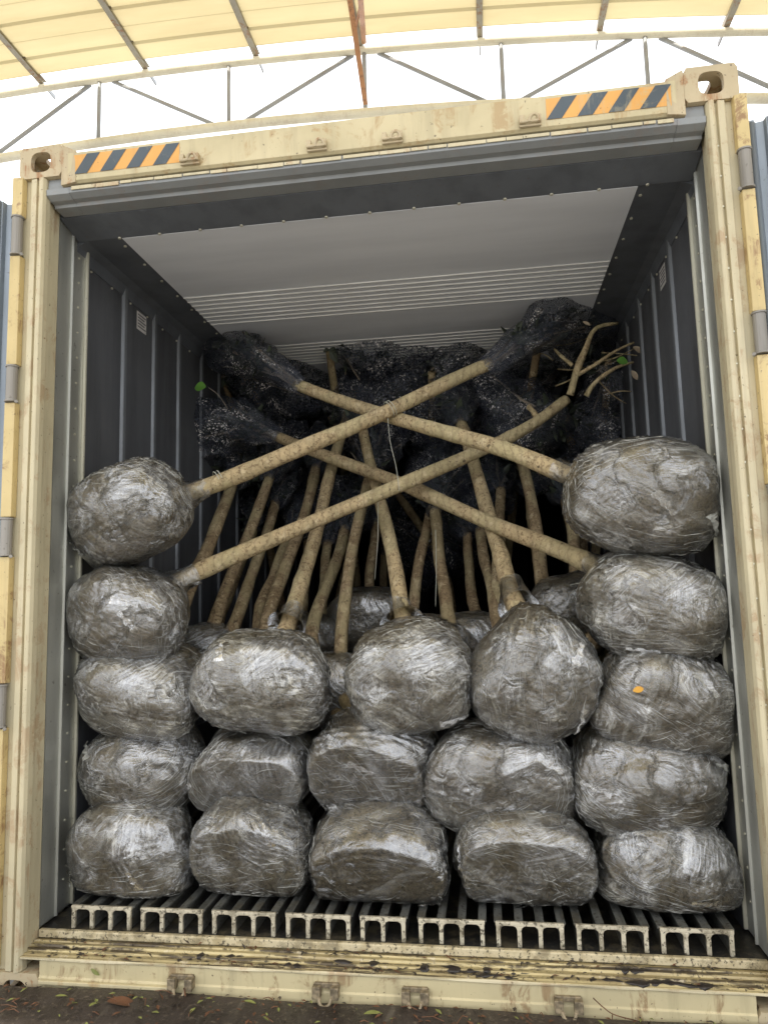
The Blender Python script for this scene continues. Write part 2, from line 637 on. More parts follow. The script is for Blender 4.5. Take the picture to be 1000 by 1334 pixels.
# ------------------------------------------------------------------ ground and dock
g = MB()
g.add([(-400, -400, 0), (400, -400, 0), (400, 400, 0), (-400, 400, 0)], [(0, 1, 2, 3)])
tag(g.build('yard_ground', M_GROUND), kind='structure')
d = MB()
nx, ny = 120, 60
X = np.linspace(-5, 5, nx)
Yv = np.linspace(-1.3, -.024, ny)  # ramp cut short out of view, leaving pale yard to bounce light inside
vs = [(x, y, .094 + .004 * math.sin(7 * x + 2 * y) * math.cos(11 * y)) for y in Yv for x in X]
fs = [(j * nx + i, j * nx + i + 1, (j + 1) * nx + i + 1, (j + 1) * nx + i) for j in range(ny - 1) for i in range(nx - 1)]
d.add(vs, fs)
d.box(-5, 5, -1.3, -.024, .004, .085)
tag(d.build('loading_ramp', M_DOCK), kind='structure')

# ------------------------------------------------------------------ container
box = empty('shipping_container', (0, 0, 0), 'open cream refrigerated shipping container with hazard stripes and stacked trees inside', 'shipping container')
LEN = 12.19


def plate_hole(w, h, t, rx, rz, cx=0.0, cz=0.0, n=32):
    """plate in the xz plane, thickness t along y, with a rounded oval hole"""
    mb = MB()
    out, inn = [], []
    for k in range(n):
        a = 2 * math.pi * (k + .5) / n
        c, s_ = math.cos(a), math.sin(a)
        q = 1 / max(abs(c) / (w / 2), abs(s_) / (h / 2))
        out.append((c * q, s_ * q))
        e = (abs(c) ** 3.2 + abs(s_) ** 3.2) ** (-1 / 3.2)
        inn.append((cx + c * e * rx, cz + s_ * e * rz))
    vs = [(x, 0, z) for x, z in out] + [(x, 0, z) for x, z in inn] + [(x, t, z) for x, z in out] + [(x, t, z) for x, z in inn]
    for k in range(n):
        j = (k + 1) % n
        mb.add([vs[k], vs[j], vs[n + j], vs[n + k]], [(0, 1, 2, 3)])
        mb.add([vs[2 * n + k], vs[2 * n + j], vs[3 * n + j], vs[3 * n + k]], [(3, 2, 1, 0)])
        mb.add([vs[n + k], vs[n + j], vs[3 * n + j], vs[3 * n + k]], [(0, 1, 2, 3)])
        mb.add([vs[k], vs[j], vs[2 * n + j], vs[2 * n + k]], [(3, 2, 1, 0)])
    return mb


def casting(sx, z0):
    mb = MB()
    W, Hh, D = .162, .118, .178
    x0 = 1.219 - W / 2
    f = plate_hole(W, Hh, .02, .038, .038)
    mb.add([(sx * x0 + x, y - .004, z0 + Hh / 2 + z) for x, y, z in f.v], f.f)
    sd_ = plate_hole(D - .02, Hh, .02, .032, .028)
    for xx in (sx * 1.219 - sx * .02 if sx > 0 else -1.219,):
        mb.add([(xx + y, .016 + (D - .02) / 2 + x, z0 + Hh / 2 + z) for x, y, z in sd_.v], sd_.f)
    xi = sx * (1.219 - W)
    tp = plate_hole(W - .02, D - .02, .02, .032, .055)
    zt = z0 + Hh if z0 > 1 else z0 + .02
    xc = sx * (1.219 - .02 - (W - .02) / 2)
    mb.add([(xc + x, .016 + (D - .02) / 2 + z, zt - .0205 + y) for x, y, z in tp.v], tp.f)
    mb.box(min(xi, xi + sx * .012), max(xi, xi + sx * .012), .016, D, z0, z0 + Hh - .021)
    zb = z0 if z0 > 1 else z0 + Hh - .012
    mb.box(min(xi + sx * .012, sx * 1.199), max(xi + sx * .012, sx * 1.199), .016, D - .003, zb, zb + .012)
    return mb.build('corner_casting', M_CAST, box, loc=(sx * 1.138, 0, z0))


for sx in (-1, 1):
    casting(sx, 2.778)
    casting(sx, 0.0)

# posts
PROF = [(1.2185, .17), (1.2185, .012), (1.176, .012), (1.174, 0), (1.152, -.003), (1.149, .009), (1.144, .009), (1.141, -.006),
        (1.134, -.010), (1.125, -.006), (1.119, .006), (1.118, .03), (1.127, .034), (1.127, .07), (1.133, .074), (1.133, .11), (1.16, .112), (1.16, .17)]
JAMB = [(1.158, .114), (1.134, .114), (1.137, .118), (1.137, .198), (1.129, .200), (1.129, .207), (1.141, .211), (1.141, .296), (1.158, .298)]
EDGE = [(1.158, .299), (1.131, .299), (1.130, .304), (1.131, .310), (1.158, .312)]
for sx in (-1, 1):
    def mir(p):
        q = [(sx * x, y) for x, y in p]
        return q if sx > 0 else q[::-1]
    MB().prism(mir(PROF), 'z', .119, 2.777).build('corner_post', M_POST, box, loc=(sx * 1.17, 0, .119), bevel=.0015)
    MB().prism(mir(JAMB), 'z', .20, 2.70).build('door_jamb', M_JAMB, box, loc=(sx * 1.15, .2, .2))
    MB().prism(mir(EDGE), 'z', .20, 2.66).build('edge_strip', M_TRIM, box, loc=(sx * 1.15, .3, .2))
    # rivets down the jamb and post
    rv = MB()
    for k in range(24):
        z = .3 + k * .1
        rv.tube([(sx * 1.141, .255, z), (sx * 1.138, .255, z)], .0045, 8)
        rv.tube([(sx * 1.1465, .009, z + .03), (sx * 1.1465, .005, z + .03)], .003, 6)
    rv.build('rivets', M_TRIM, box)['kind'] = 'stuff'
    # yellow flanges and grey hinge barrels along the outer edge
    cuts = {-1: [(2.777, 2.635, 0), (2.63, 2.49, 1), (2.485, 2.09, 0), (2.085, 1.96, 1), (1.955, 1.56, 0), (1.555, 1.43, 1), (1.425, 1.01, 0), (1.005, .87, 1), (.865, .13, 0)],
            1: [(2.777, 2.60, 0), (2.595, 2.47, 1), (2.465, 2.08, 0), (2.075, 1.95, 1), (1.945, 1.56, 0), (1.555, 1.42, 1), (1.415, 1.0, 0), (.995, .86, 1), (.855, .13, 0)]}[sx]
    for z1, z0, h in cuts:
        if h:
            mb = MB().tube([(sx * 1.214, -.012, z0), (sx * 1.214, -.012, z1)], .0185, 16)
            for zz in (z0 - .002, z1 - .004):
                mb.tube([(sx * 1.214, -.012, zz), (sx * 1.214, -.012, zz + .006)], .022, 16)
            mb.tube([(sx * 1.19, -.02, z0 - .004), (sx * 1.185, -.026, z0 - .004)], .006, 8)
            mb.build('hinge', M_ZINC, box, smooth=False, loc=(sx * 1.214, 0, z0), bevel=.001)
        else:
            mb = MB().prism([(sx * 1.196, .010), (sx * 1.196, -.018), (sx * 1.232, -.022), (sx * 1.236, .030), (sx * 1.222, .030)], 'z', z0, z1)
            mb.build('post_flange', M_YELLOW, box, loc=(sx * 1.214, 0, z0), bevel=.002)

# header
HP = [(.10, 2.862), (.004, 2.862), (-.012, 2.852), (-.006, 2.752), (.004, 2.745), (.10, 2.744)]
MB().prism([(.012, 2.7435), (.012, 2.735), (.002, 2.733), (.004, 2.714), (.028, 2.703), (.052, 2.702), (.055, 2.690), (.112, 2.688), (.112, 2.7435)], 'x', -1.03, 1.03).build('header_lip', M_LIP, box, loc=(0, 0, 2.7), bevel=.001)
MB().prism(HP, 'x', -1.03, 1.03).build('header_beam', M_CREAM, box, loc=(0, 0, 2.7), bevel=.001)
LINT = [(.115, 2.72), (.115, 2.686), (.232, 2.655), (.235, 2.655), (.235, 2.72)]
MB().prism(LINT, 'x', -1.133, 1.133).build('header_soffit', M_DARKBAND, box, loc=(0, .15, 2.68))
HB = [(.10, 2.7765), (.016, 2.7765), (.012, 2.735), (.002, 2.733), (.004, 2.712), (.028, 2.701), (.052, 2.700), (.055, 2.690), (.112, 2.688), (.114, 2.700)]
for sx in (-1, 1):
    a, b = sorted((sx * 1.0305, sx * 1.117))
    MB().prism(HB, 'x', a, b).build('header_end', M_LIP, box, loc=(a, 0, 2.7), bevel=.001)
    # sloping gusset between beam and casting
    x0, x1 = sx * 1.0565, sx * 1.0
    gm = MB()
    gm.add([(x0, -.006, 2.892), (x0, -.006, 2.738), (x1, -.0135, 2.860), (x1, -.009, 2.744), (x0, .1, 2.892), (x0, .1, 2.738), (x1, .1, 2.860), (x1, .1, 2.744)],
           [(0, 1, 3, 2), (4, 6, 7, 5), (0, 2, 6, 4), (1, 5, 7, 3), (2, 3, 7, 6), (0, 4, 5, 1)])
    gm.build('header_gusset', M_CAST, box, loc=(x0, 0, 2.8), bevel=.002)
# drip of old sealant under the header
rs = np.random.RandomState(3)
dm = MB()
x = -1.02
while x < 1.02:
    l = rs.uniform(.03, .14)
    h = rs.uniform(.006, .012)
    dm.box(x, min(x + l, 1.02), -.0025, .001, 2.7305 - h, 2.7335)
    x += l + rs.uniform(.001, .006)
dm.build('sealant_bead', M_POST, box, bevel=.001)['kind'] = 'stuff'


def hz(x0, x1, first, nstripes, name='hazard_marking'):
    mb = MB()
    yb = lambda z: -.006 - (z - 2.752) * .06 - .0012
    z0, z1 = 2.772, 2.842
    W = x1 - x0
    pitch = W / nstripes
    sl_ = .05
    mb.add([(x0, yb(z0), z0), (x1, yb(z0), z0), (x1, yb(z1), z1), (x0, yb(z1), z1)], [(0, 1, 2, 3)], 0)
    for k in range(-1, nstripes + 1):
        a = x0 + k * pitch + first
        b = a + pitch * .5
        lo = [max(x0, min(x1, a)), max(x0, min(x1, b))]
        # clip the slanted bar to the sheet
        P = []
        for (u, v) in ((a, 0), (b, 0), (b + sl_, 1), (a + sl_, 1)):
            P.append((u, v))
        def clip(P, xl, sgn):
            out = []
            for i in range(len(P)):
                p, q = P[i], P[(i + 1) % len(P)]
                pi, qi = sgn * (p[0] - xl) >= 0, sgn * (q[0] - xl) >= 0
                if pi:
                    out.append(p)
                if pi != qi:
                    t = (xl - p[0]) / (q[0] - p[0])
                    out.append((xl, p[1] + t * (q[1] - p[1])))
            return out
        P = clip(P, x0, 1)
        if P:
            P = clip(P, x1, -1)
        if len(P) >= 3:
            zz = [z0 + v * (z1 - z0) for u, v in P]
            mb.add([(P[i][0], yb(zz[i]) - .0012, zz[i]) for i in range(len(P))], [tuple(range(len(P)))], 1)
    return mb.build(name, [M_OR, M_BK], box, loc=((x0 + x1) / 2, -.01, 2.8))


a0, a1 = at(97, 216, -.01), at(234, 203, -.01)
hz(a0.x, a1.x, 0.0, 4)
a0, a1 = at(711, 146, -.01), at(874, 130, -.01)
hz(a0.x, a1.x, 0.0, 4)


def lashing(px, py, Y, mat, s_=1.0, lump=False):
    c = at(px, py, Y)
    mb = MB()
    mb.box(c.x - .034 * s_, c.x + .034 * s_, Y - .006, Y + .004, c.z - .022, c.z - .014)
    for k in (-1, 1):
        mb.box(c.x + k * .026 * s_ - .008, c.x + k * .026 * s_ + .008, Y - .016, Y + .004, c.z - .014, c.z + .012)
    ring = []
    c.z -= .010
    for k in range(13):
        a = math.pi * k / 12
        ring.append((c.x + .012 + .016 * math.cos(a), Y - .014 - .006 * math.sin(a), c.z - .004 + .022 * math.sin(a)))
    mb.tube(ring, .0055, 8)
    mb.tube([(c.x - .03, Y - .012, c.z), (c.x + .032, Y - .012, c.z)], .006, 8)
    mb.build('lashing_ring', mat, box, loc=tuple(c), bevel=.0015)


for px, py in ((248, 207), (413, 189), (511, 179), (690, 157)):
    lashing(px, py, -.014, M_CAST)

# sill
SP = [(.120, .170), (.094, .176), (.080, .179), (.078, .1745), (.060, .1765), (.056, .170), (.034, .1725), (.030, .168),
      (.012, .169), (.006, .166), (.000, .166), (-.003, .162), (.004, .1575), (.12, .1575)]
MB().prism([(-.001, .157), (-.001, .112), (-.005, .108), (-.005, .02), (.12, .02), (.12, .157)], 'x', -1.056, 1.056).build('sill_face', M_FACE, box, loc=(0, 0, .1), bevel=.001)
MB().prism([(y, z) for y, z in SP], 'x', -1.130, 1.130).build('door_sill', M_SILL, box, loc=(0, 0, .16), bevel=.001)
MB().box(-1.05, -.62, -.016, -.0055, .094, .105).build('sill_ledge', M_CREAM, box, bevel=.002)
for px, py in ((237, 1279), (425, 1290), (541, 1296), (740, 1308)):
    c = at(px, py, -.01)
    mb = MB()
    mb.box(c.x - .036, c.x + .036, -.012, -.002, c.z + .006, c.z + .020)
    for k in (-1, 1):
        mb.box(c.x + k * .027 - .012, c.x + k * .027 + .012, -.030, -.002, c.z - .018, c.z + .016)
    rg = [(c.x + .018 * math.cos(a), -.028 - .010 * abs(math.sin(a)), c.z - .012 - .022 * math.sin(a)) for a in np.linspace(0, math.pi, 11)]
    mb.tube(rg, .006, 8, wob=.2)
    mb.build('lashing_ring', M_RINGS, box, loc=tuple(c), bevel=.003)
MB().prism([(.1165, .168), (.1165, .1985), (.114, .2005), (.103, .2005), (.0995, .198), (.0985, .178), (.1085, .176), (.1085, .168)], 'x', -1.128, 1.128).build('threshold_bar', M_BAR, box, loc=(0, .1, .2), bevel=.0015)
# rolled seam bead along the sill
MB().tube([(x, -.0035 + .001 * math.sin(x * 9), .1625) for x in np.linspace(-1.12, 1.12, 60)], .004, 6, wob=.25).build('weld_bead', M_POST, box)

# floor pan and T floor
MB().box(-1.15, 1.15, .119, 11.6, .12, .188).build('floor_pan', M_BLACKPAN, box)
units = [(92, 170, 4), (182, 263, 4), (275, 358, 4), (371, 456, 4), (468, 528, 3), (544, 631, 4), (645, 735, 4), (750, 845, 4), (860, 957, 4)]
rail = None
for u0, u1, n in units:
    py = 1177 + (u0 - 92) * .052
    xa, xb = at(u0, py, .14).x, at(u1, py + (u1 - u0) * .052, .14).x
    mb = MB()
    zt = .260
    lw = .016
    cs = np.linspace(xa + lw / 2, xb - lw / 2, n)
    mb.box(xa, xb, .145, .156, zt - .011, zt)
    for c in cs:
        mb.box(c - lw / 2 * .8, c + lw / 2 * .8, .145, .156, .188, zt - .0112)
    for i in range(n - 1):
        l, r_ = cs[i] + lw * .4, cs[i + 1] - lw * .4
        for (p, q) in ((l, 1), (r_, -1)):
            mb.prism([(p, zt - .0114), (p + q * .012, zt - .0114), (p + q * .0035, zt - .015), (p, zt - .024)][::q], 'y', .1455, .1555)
    mb.build('rail_end', M_RAILEND, box, loc=((xa + xb) / 2, .14, zt), bevel=.0012)
    for c in cs:
        if rail is None:
            r0 = MB()
            r0.box(-.0125, .0125, 0, 7.0, .0640, .0705)
            r0.box(-.003, .003, .002, 7.0, 0, .0638)
            rail = r0.build('floor_rail', M_RAIL, box)
            rail.location = (c, .157, .189)
        else:
            k = copy(rail, (0, 0, 0), box)
            k.location = (c, .157, .189)

# lining: walls, ribs, kick plate, ceiling
for sx in (-1, 1):
    mb = MB()
    mb.box(min(sx * 1.150, sx * 1.165), max(sx * 1.150, sx * 1.165), .313, 11.6, .19, 2.66)
    mb.build('side_lining', M_WALL, box)
    ribm = None
    for k in range(16):
        y = .62 + k * .21 * 1.35
        for dy in (0,):
            if ribm is None:
                rm = MB()
                rm.prism([(-sx * .0, -.020), (-sx * .0, .020), (-sx * .010, .013), (-sx * .012, .010), (-sx * .012, -.010), (-sx * .010, -.013)][::sx], 'z', 0, 2.24)
                ribm = rm.build('lining_rib', M_RIB, box, bevel=.001)
                ribm.location = (sx * 1.1495, y, .40)
            else:
                c = copy(ribm, (0, 0, 0), box)
                c.location = (sx * 1.1495, y + .02 * math.sin(k * 3), .40)
    # kick plate
    MB().box(min(sx * 1.133, sx * 1.149), max(sx * 1.133, sx * 1.149), .316, 11.5, .19, .62).build('kick_plate', M_WALL, box, bevel=.003)
    # outer skin, corrugated
    cp = []
    for k in range(90):
        y = .18 + k * .132
        cp += [(sx * 1.2185, y), (sx * 1.2185, y + .05), (sx * 1.198, y + .066), (sx * 1.198, y + .115)]
    cp += [(sx * 1.180, 12.1), (sx * 1.180, .18)]
    MB().prism(cp if sx < 0 else cp[::-1], 'z', .16, 2.80).build('outer_side_wall', M_EXT, box)
    MB().box(min(sx * 1.17, sx * 1.2185), max(sx * 1.17, sx * 1.2185), .18, 12.19, .0, .158).build('bottom_rail', M_EXT, box)
    # ceiling cove
    pr = [(sx * 1.160, 2.60), (sx * 1.146, 2.60), (sx * 1.135, 2.645), (sx * 1.10, 2.658), (sx * .955, 2.658), (sx * .955, 2.67), (sx * 1.160, 2.67)]
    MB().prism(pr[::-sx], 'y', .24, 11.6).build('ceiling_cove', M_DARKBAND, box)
    sc = MB()
    for k in range(18):
        y = .30 + k * .16
        sc.tube([(sx * .975, y, 2.658), (sx * .975, y, 2.654)], .006, 8)
        sc.tube([(sx * 1.148, y + .05, 2.59), (sx * 1.143, y + .05, 2.59)], .005, 8)
    sc.build('cove_screws', M_TRIM, box)['kind'] = 'stuff'
sc = MB()
for k in range(13):
    sc.tube([(-.96 + k * .162, .229, 2.655), (-.96 + k * .162, .229, 2.650)], .006, 8)
sc.build('soffit_screws', M_TRIM, box)['kind'] = 'stuff'
MB().box(-.954, .954, .236, 11.6, 2.654, 2.664).build('ceiling_panel', M_CEIL, box)
rib = MB().prism([(-.0045, 0), (.0045, 0), (.0025, -.004), (-.0025, -.004)], 'x', -.953, .953).build('ceiling_rib', M_CEILRIB, box)
ys = [at(400, y, 1).y for y in (1,)]
first = True
for base, n in ((.80, 8), (1.50, 8), (2.2, 8), (2.9, 8)):
    for k in range(n):
        y = base + k * .047
        if first:
            rib.location = (0, y, 2.6535)
            first = False
        else:
            copy(rib, (0, 0, 0), box).location = (0, y, 2.6535)
MB().box(-1.21, 1.21, .18, 12.19, 2.80, 2.87).build('roof_panel', M_EXT, box)
MB().box(-1.16, 1.16, 11.6, 12.19, .16, 2.80).build('front_bulkhead', M_WALL, box)

# stickers on the lining
def on_wall(px, py, X):
    a, b = at(px, py, .3), at(px, py, 1.3)
    return a.lerp(b, (X - a.x) / (b.x - a.x))


for sx, px, py in ((-1, 185, 392), (1, 861, 338)):
    p = on_wall(px, py, sx * 1.1485)
    Y, z0 = p.y, min(p.z - .042, 2.50)
    mb = MB()
    x = sx * 1.1485
    mb.box(min(x, x - sx * .001), max(x, x - sx * .001), Y - .045, Y + .045, z0, z0 + .085, 0)
    x2 = x - sx * .0015
    for k in range(5):
        zz = z0 + .012 + k * .014
        mb.box(min(x2, x2 - sx * .0004), max(x2, x2 - sx * .0004), Y - .038, Y + .038 - .012 * (k % 2), zz, zz + .006, 1)
    mb.build('sticker', [M_STICK, M_INK], box)

# doors swung back beside the posts, seen from their gasketed edges
for sx in (-1, 1):
    dr = MB()
    ang = R(14)
    o = Vector((sx * 1.240, .05, 0))
    ex = Vector((sx * math.sin(ang), math.cos(ang), 0))     # runs back along the side
    nx_ = Vector((sx * math.cos(ang), -math.sin(ang), 0))
    pts = []
    cor = [(0, 0), (.012, -.012), (.030, -.012), (.036, .006), (.058, .006), (.064, -.014), (.090, -.014), (.096, .004), (.12, .004), (.126, -.012), (.150, -.012), (.156, .008), (.19, .008)]
    for a, b in cor:
        p = o + nx_ * a + ex * b
        pts.append((p.x, p.y))
    for a, b in ((.19, 1.12), (.0, 1.12)):
        p = o + nx_ * a + ex * b
        pts.append((p.x, p.y))
    dr.prism(pts if sx < 0 else pts[::-1], 'z', .17, 2.72)
    dob = dr.build('door', M_DOOR, box, loc=(o.x, o.y, .17))
    for i, a in enumerate((.021, .077, .138)):
        p = o + nx_ * a - ex * .02
        gk = MB().tube([(p.x, p.y, .19), (p.x, p.y, 2.705 + .014 * i)], .0085, 8)
        gk.build('door_gasket', M_GASKET, dob, smooth=True)

# ------------------------------------------------------------------ canopy roof over the yard
TY = 3.4
rf = empty('yard_roof', (0, TY, 5.6), 'translucent cream corrugated roof on purlins and a curved pipe truss', 'roof')


def chord(pts, Y):
    P = [at(a, b, Y) for a, b in pts]
    xs = [p.x for p in P]
    zs = [p.z for p in P]
    c = np.polyfit(xs, zs, 2)
    return c


UC = chord([(0, 122), (130, 106), (300, 83), (470, 65), (653, 52), (840, 45), (1000, 41)], TY)
LC = chord([(0, 205), (130, 187), (300, 165), (470, 148), (653, 134), (840, 128), (1000, 130)], TY)
uz = lambda x: float(np.polyval(UC, x))
lz = lambda x: float(np.polyval(LC, x))
XS = np.linspace(-9, 8, 90)
MB().tube([(x, TY, uz(x)) for x in XS], .034, 12).build('top_chord', M_TRUSS, rf, smooth=True, loc=(0, TY, uz(0)))
MB().tube([(x, TY, lz(x)) for x in XS], .040, 12).build('bottom_chord', M_TRUSS, rf, smooth=True, loc=(0, TY, lz(0)))
px_posts = [(130, 108), (298, 85), (474, 65), (652, 55), (839, 46)]
pxs = [at(a, b, TY).x for a, b in px_posts]
step = (pxs[-1] - pxs[0]) / 4
pxs = [pxs[0] - 2 * step, pxs[0] - step] + pxs + [pxs[-1] + step, pxs[-1] + 2 * step]
for i, x in enumerate(pxs):
    MB().tube([(x, TY, lz(x) + .03), (x, TY, uz(x) - .02)], .019, 8).build('truss_post', M_WEB, rf, smooth=True, loc=(x, TY, lz(x)))
for i in range(len(pxs) - 1):
    a, b = pxs[i], pxs[i + 1]
    if i % 2 == 1:   # descends to the next post on the left side
        p, q = (a + .10, lz(a + .10) + .02), (b - .10, uz(b - .10) - .02)
    else:
        p, q = (a + .12, uz(a + .12) - .02), (b - .10, lz(b - .10) + .02)
    MB().tube([(p[0], TY + .02, p[1]), (q[0], TY + .02, q[1])], .018, 8).build('truss_diagonal', M_WEB, rf, smooth=True, loc=(p[0], TY, p[1]))
# roof sheet: ribbed along x
def roof_z(x):
    return uz(x) + .16 if -9 < x < 8 else 0
for (ya, yb_) in ((-3.2, TY - .04),):
    xs = np.linspace(-9, 8, 60)
    prof = []
    y = ya
    while y < yb_:
        prof += [(y, 0), (y + .012, .022), (y + .035, .022), (y + .047, 0), (y + .20, .0015), (y + .205, .006), (y + .215, .006), (y + .22, .0015)]
        y += .37
    vs = [(x, p[0], uz(x) + .085 + p[1] - .022) for x in xs for p in prof]
    m = len(prof)
    fs = [(i * m + j, i * m + j + 1, (i + 1) * m + j + 1, (i + 1) * m + j) for i in range(len(xs) - 1) for j in range(m - 1)]
    MB().add(vs, fs).build('roof_sheet', M_ROOF, rf, smooth=False)
# purlins
for (a, b) in ((55, 122), (190, 104), (334, 84), (470, 66), (625, 58), (781, 52), (946, 45)):
    p = at(a, b, TY)
    x = p.x
    z = uz(x) + .034
    mb = MB()
    mb.box(x - .025, x + .025, -3.2, TY + .03, z + .046, z + .050)
    mb.box(x - .025, x - .021, -3.2, TY + .03, z + .002, z + .0455)
    mb.box(x - .0205, x + .025, -3.2, TY + .03, z + .002, z + .005)
    mb.build('purlin', M_PURLIN, rf, loc=(x, TY, z), bevel=.001)
    MB().box(x - .006, x + .006, TY + .035, TY + .20, z - .0, z + .035).build('purlin_end', M_WEB, rf, loc=(x, TY + .2, z))
# rusty bracing by the middle post
br = MB()
p0, p1 = at(476, 136, TY - .12), at(452, -25, 2.3)
br.prism([(-.02, -.004), (.02, -.004), (.02, .0), (-.016, 0), (-.016, .03), (-.02, .03)], 'z', 0, 1)
L = (p1 - p0)
q = L.to_track_quat('Z', 'Y').to_matrix().to_4x4()
br.v = [tuple(Matrix.Translation(p0) @ q @ Vector((v[0], v[1], v[2] * L.length))) for v in br.v]
br.build('brace', M_BRACE, rf, loc=tuple(p0))
br = MB().tube([at(474, 54, TY - .06), at(468, -20, 2.3)], .024, 6)
br.build('brace', M_BRACE, rf)
br = MB().tube([at(461, 46, TY - .1), at(474, -15, 2.5)], .012, 6)
br.build('brace', M_BRACE, rf)
br = MB().tube([at(463, 36, TY - .1), at(454, -20, 2.2)], .010, 6)
br.build('brace', M_PURLIN, rf)

# ------------------------------------------------------------------ trees with wrapped root balls
def ico(sub):
    import bmesh
    bm = bmesh.new()
    bmesh.ops.create_icosphere(bm, subdivisions=sub, radius=1)
    v = np.array([x.co[:] for x in bm.verts])
    f = [tuple(w_.index for w_ in p.verts) for p in bm.faces]
    bm.free()
    return v, f


ICO = {4: ico(4), 5: ico(5), 6: ico(6)}


def field(P, k, n, rs):
    out = np.zeros(len(P))
    for i in range(n):
        d_ = rs.normal(size=3)
        d_ *= k * rs.uniform(.6, 1.5) / np.linalg.norm(d_)
        out += np.sin(P @ d_ + rs.uniform(0, 6.28)) / math.sqrt(n)
    return out


def ball_coords(P0, hw, hd, hh, seed, nexp=2.6, lump=.075, flat=.0, point=0.0, shrink=0.0, pleat=True):
    rs = np.random.RandomState(seed)
    n = nexp
    e = (np.abs(P0) ** n).sum(1) ** (-1 / n)
    P = P0 * e[:, None]
    low = field(P0, 2.3, 8, rs) * lump + (np.abs(field(P0, 4.2, 8, rs)) - .6) * lump * .55
    fine = field(P0, 8, 8, rs) * .018 + field(P0, 17, 10, rs) * .009 + field(P0, 34, 12, rs) * .0012
    P = P * (1 + low + fine)[:, None]
    # drum face towards -y is broader than the shoulder behind it
    tp = 1 - .13 * (P[:, 1:2] + .3).clip(-.4, 1.2)
    P = np.c_[P[:, :1] * tp, P[:, 1:2], P[:, 2:] * tp]
    if flat:
        P[:, 1] = np.where(P[:, 1] < -1 + flat, (-1 + flat) + (P[:, 1] + 1 - flat) * .12, P[:, 1])
    if point:
        t_ = (P[:, 2] / 1.0).clip(0, 2)
        P[:, 0] *= 1 - point * t_ ** 1.3
        P[:, 2] *= 1 + .10 * point * t_
    if pleat:
        # pulled creases of the film, standing as shallow ridges across the ball
        for q in range(5):
            ax = rs.normal(size=3)
            ax /= np.linalg.norm(ax)
            wv = P0 @ ax
            c0 = rs.uniform(-.6, .6)
            warp_ = field(P0, 3, 4, rs) * .10
            m_ = np.exp(-((wv - c0 + warp_) / .16) ** 2)
            ridg = 1 - np.abs(np.sin((wv + warp_) * rs.uniform(22, 40)))
            P *= (1 + m_ * (ridg ** 3) * .028)[:, None]
    P = P * np.array([hw, hd, hh])
    if shrink:
        nn = P / np.linalg.norm(P, axis=1)[:, None]
        P = P - nn * shrink
    return P


M_CREASE = simple('film_pull_lines', (.52, .51, .46), .14, 0, .2)


def creases(kw, hw, dep, hh, sd_, place, n=300):
    """raised pull lines and ridges of the film: thin strands lying on the wrapped surface"""
    rs = np.random.RandomState(sd_ + 900)
    vs, fs = [], []
    P0, W_ = [], []
    K = 6
    fams = []
    for q in range(7):
        a = rs.normal(size=3) * np.array([.5, 1.0, 1.0])
        a /= np.linalg.norm(a)
        fams.append((a, rs.uniform(-.5, .5)))
    for k in range(n):
        ax, c0 = fams[min(6, int(abs(rs.normal()) * 1.7))]
        ax = ax + rs.normal(size=3) * .022
        ax /= np.linalg.norm(ax)
        e1 = np.cross(ax, [.3, .1, .9])
        e1 /= np.linalg.norm(e1)
        e2 = np.cross(ax, e1)
        # centre the arc somewhere on the half that shows
        for _ in range(8):
            t0 = rs.uniform(0, 6.28)
            if (e1 * math.cos(t0) + e2 * math.sin(t0))[1] < .25:
                break
        Ln = rs.uniform(.08, .38) * (1.9 if rs.rand() < .08 else 1)
        h = c0 + rs.normal() * .32
        h = max(-.85, min(.85, h))
        w0 = rs.uniform(.00028, .00062) * (2.0 if rs.rand() < .07 else 1)
        bend = rs.normal() * .06
        for i in range(K):
            u = i / (K - 1)
            t = t0 + (u - .5) * Ln
            hh_ = h + bend * (u - .5) ** 2 * 4 * Ln
            p = ax * hh_ + (e1 * math.cos(t) + e2 * math.sin(t)) * math.sqrt(max(.05, 1 - hh_ * hh_))
            q = ax * (hh_ + .02) + (e1 * math.cos(t) + e2 * math.sin(t)) * math.sqrt(max(.05, 1 - (hh_ + .02) ** 2))
            P0.append(p / np.linalg.norm(p))
            P0.append(q / np.linalg.norm(q))
            W_.append(w0 * math.sin(math.pi * (u * .94 + .03)) ** .5)
    V = place(ball_coords(np.array(P0), hw, dep, hh, sd_, **kw))
    A, B_ = V[0::2], V[1::2]
    side = B_ - A
    side /= np.linalg.norm(side, axis=1)[:, None] + 1e-9
    nn = A / (np.linalg.norm(A, axis=1)[:, None] + 1e-9)
    W_ = np.array(W_)[:, None]
    Lf, Rt, Tp = A - side * W_ - nn * .0008, A + side * W_ - nn * .0008, A + nn * W_ * 1.1
    for k in range(n):
        o = len(vs)
        for i in range(K):
            j = k * K + i
            vs += [Lf[j], Tp[j], Rt[j]]
        for i in range(K - 1):
            b = o + i * 3
            fs += [(b, b + 3, b + 4, b + 1), (b + 1, b + 4, b + 5, b + 2)]
    return np.array(vs), fs


def np_mesh(name, V, F, mat):
    me = bpy.data.meshes.new(name)
    me.from_pydata(V.tolist(), [], F)
    me.materials.append(mat)
    me.polygons.foreach_set('use_smooth', [True] * len(me.polygons))
    me.update()
    return me


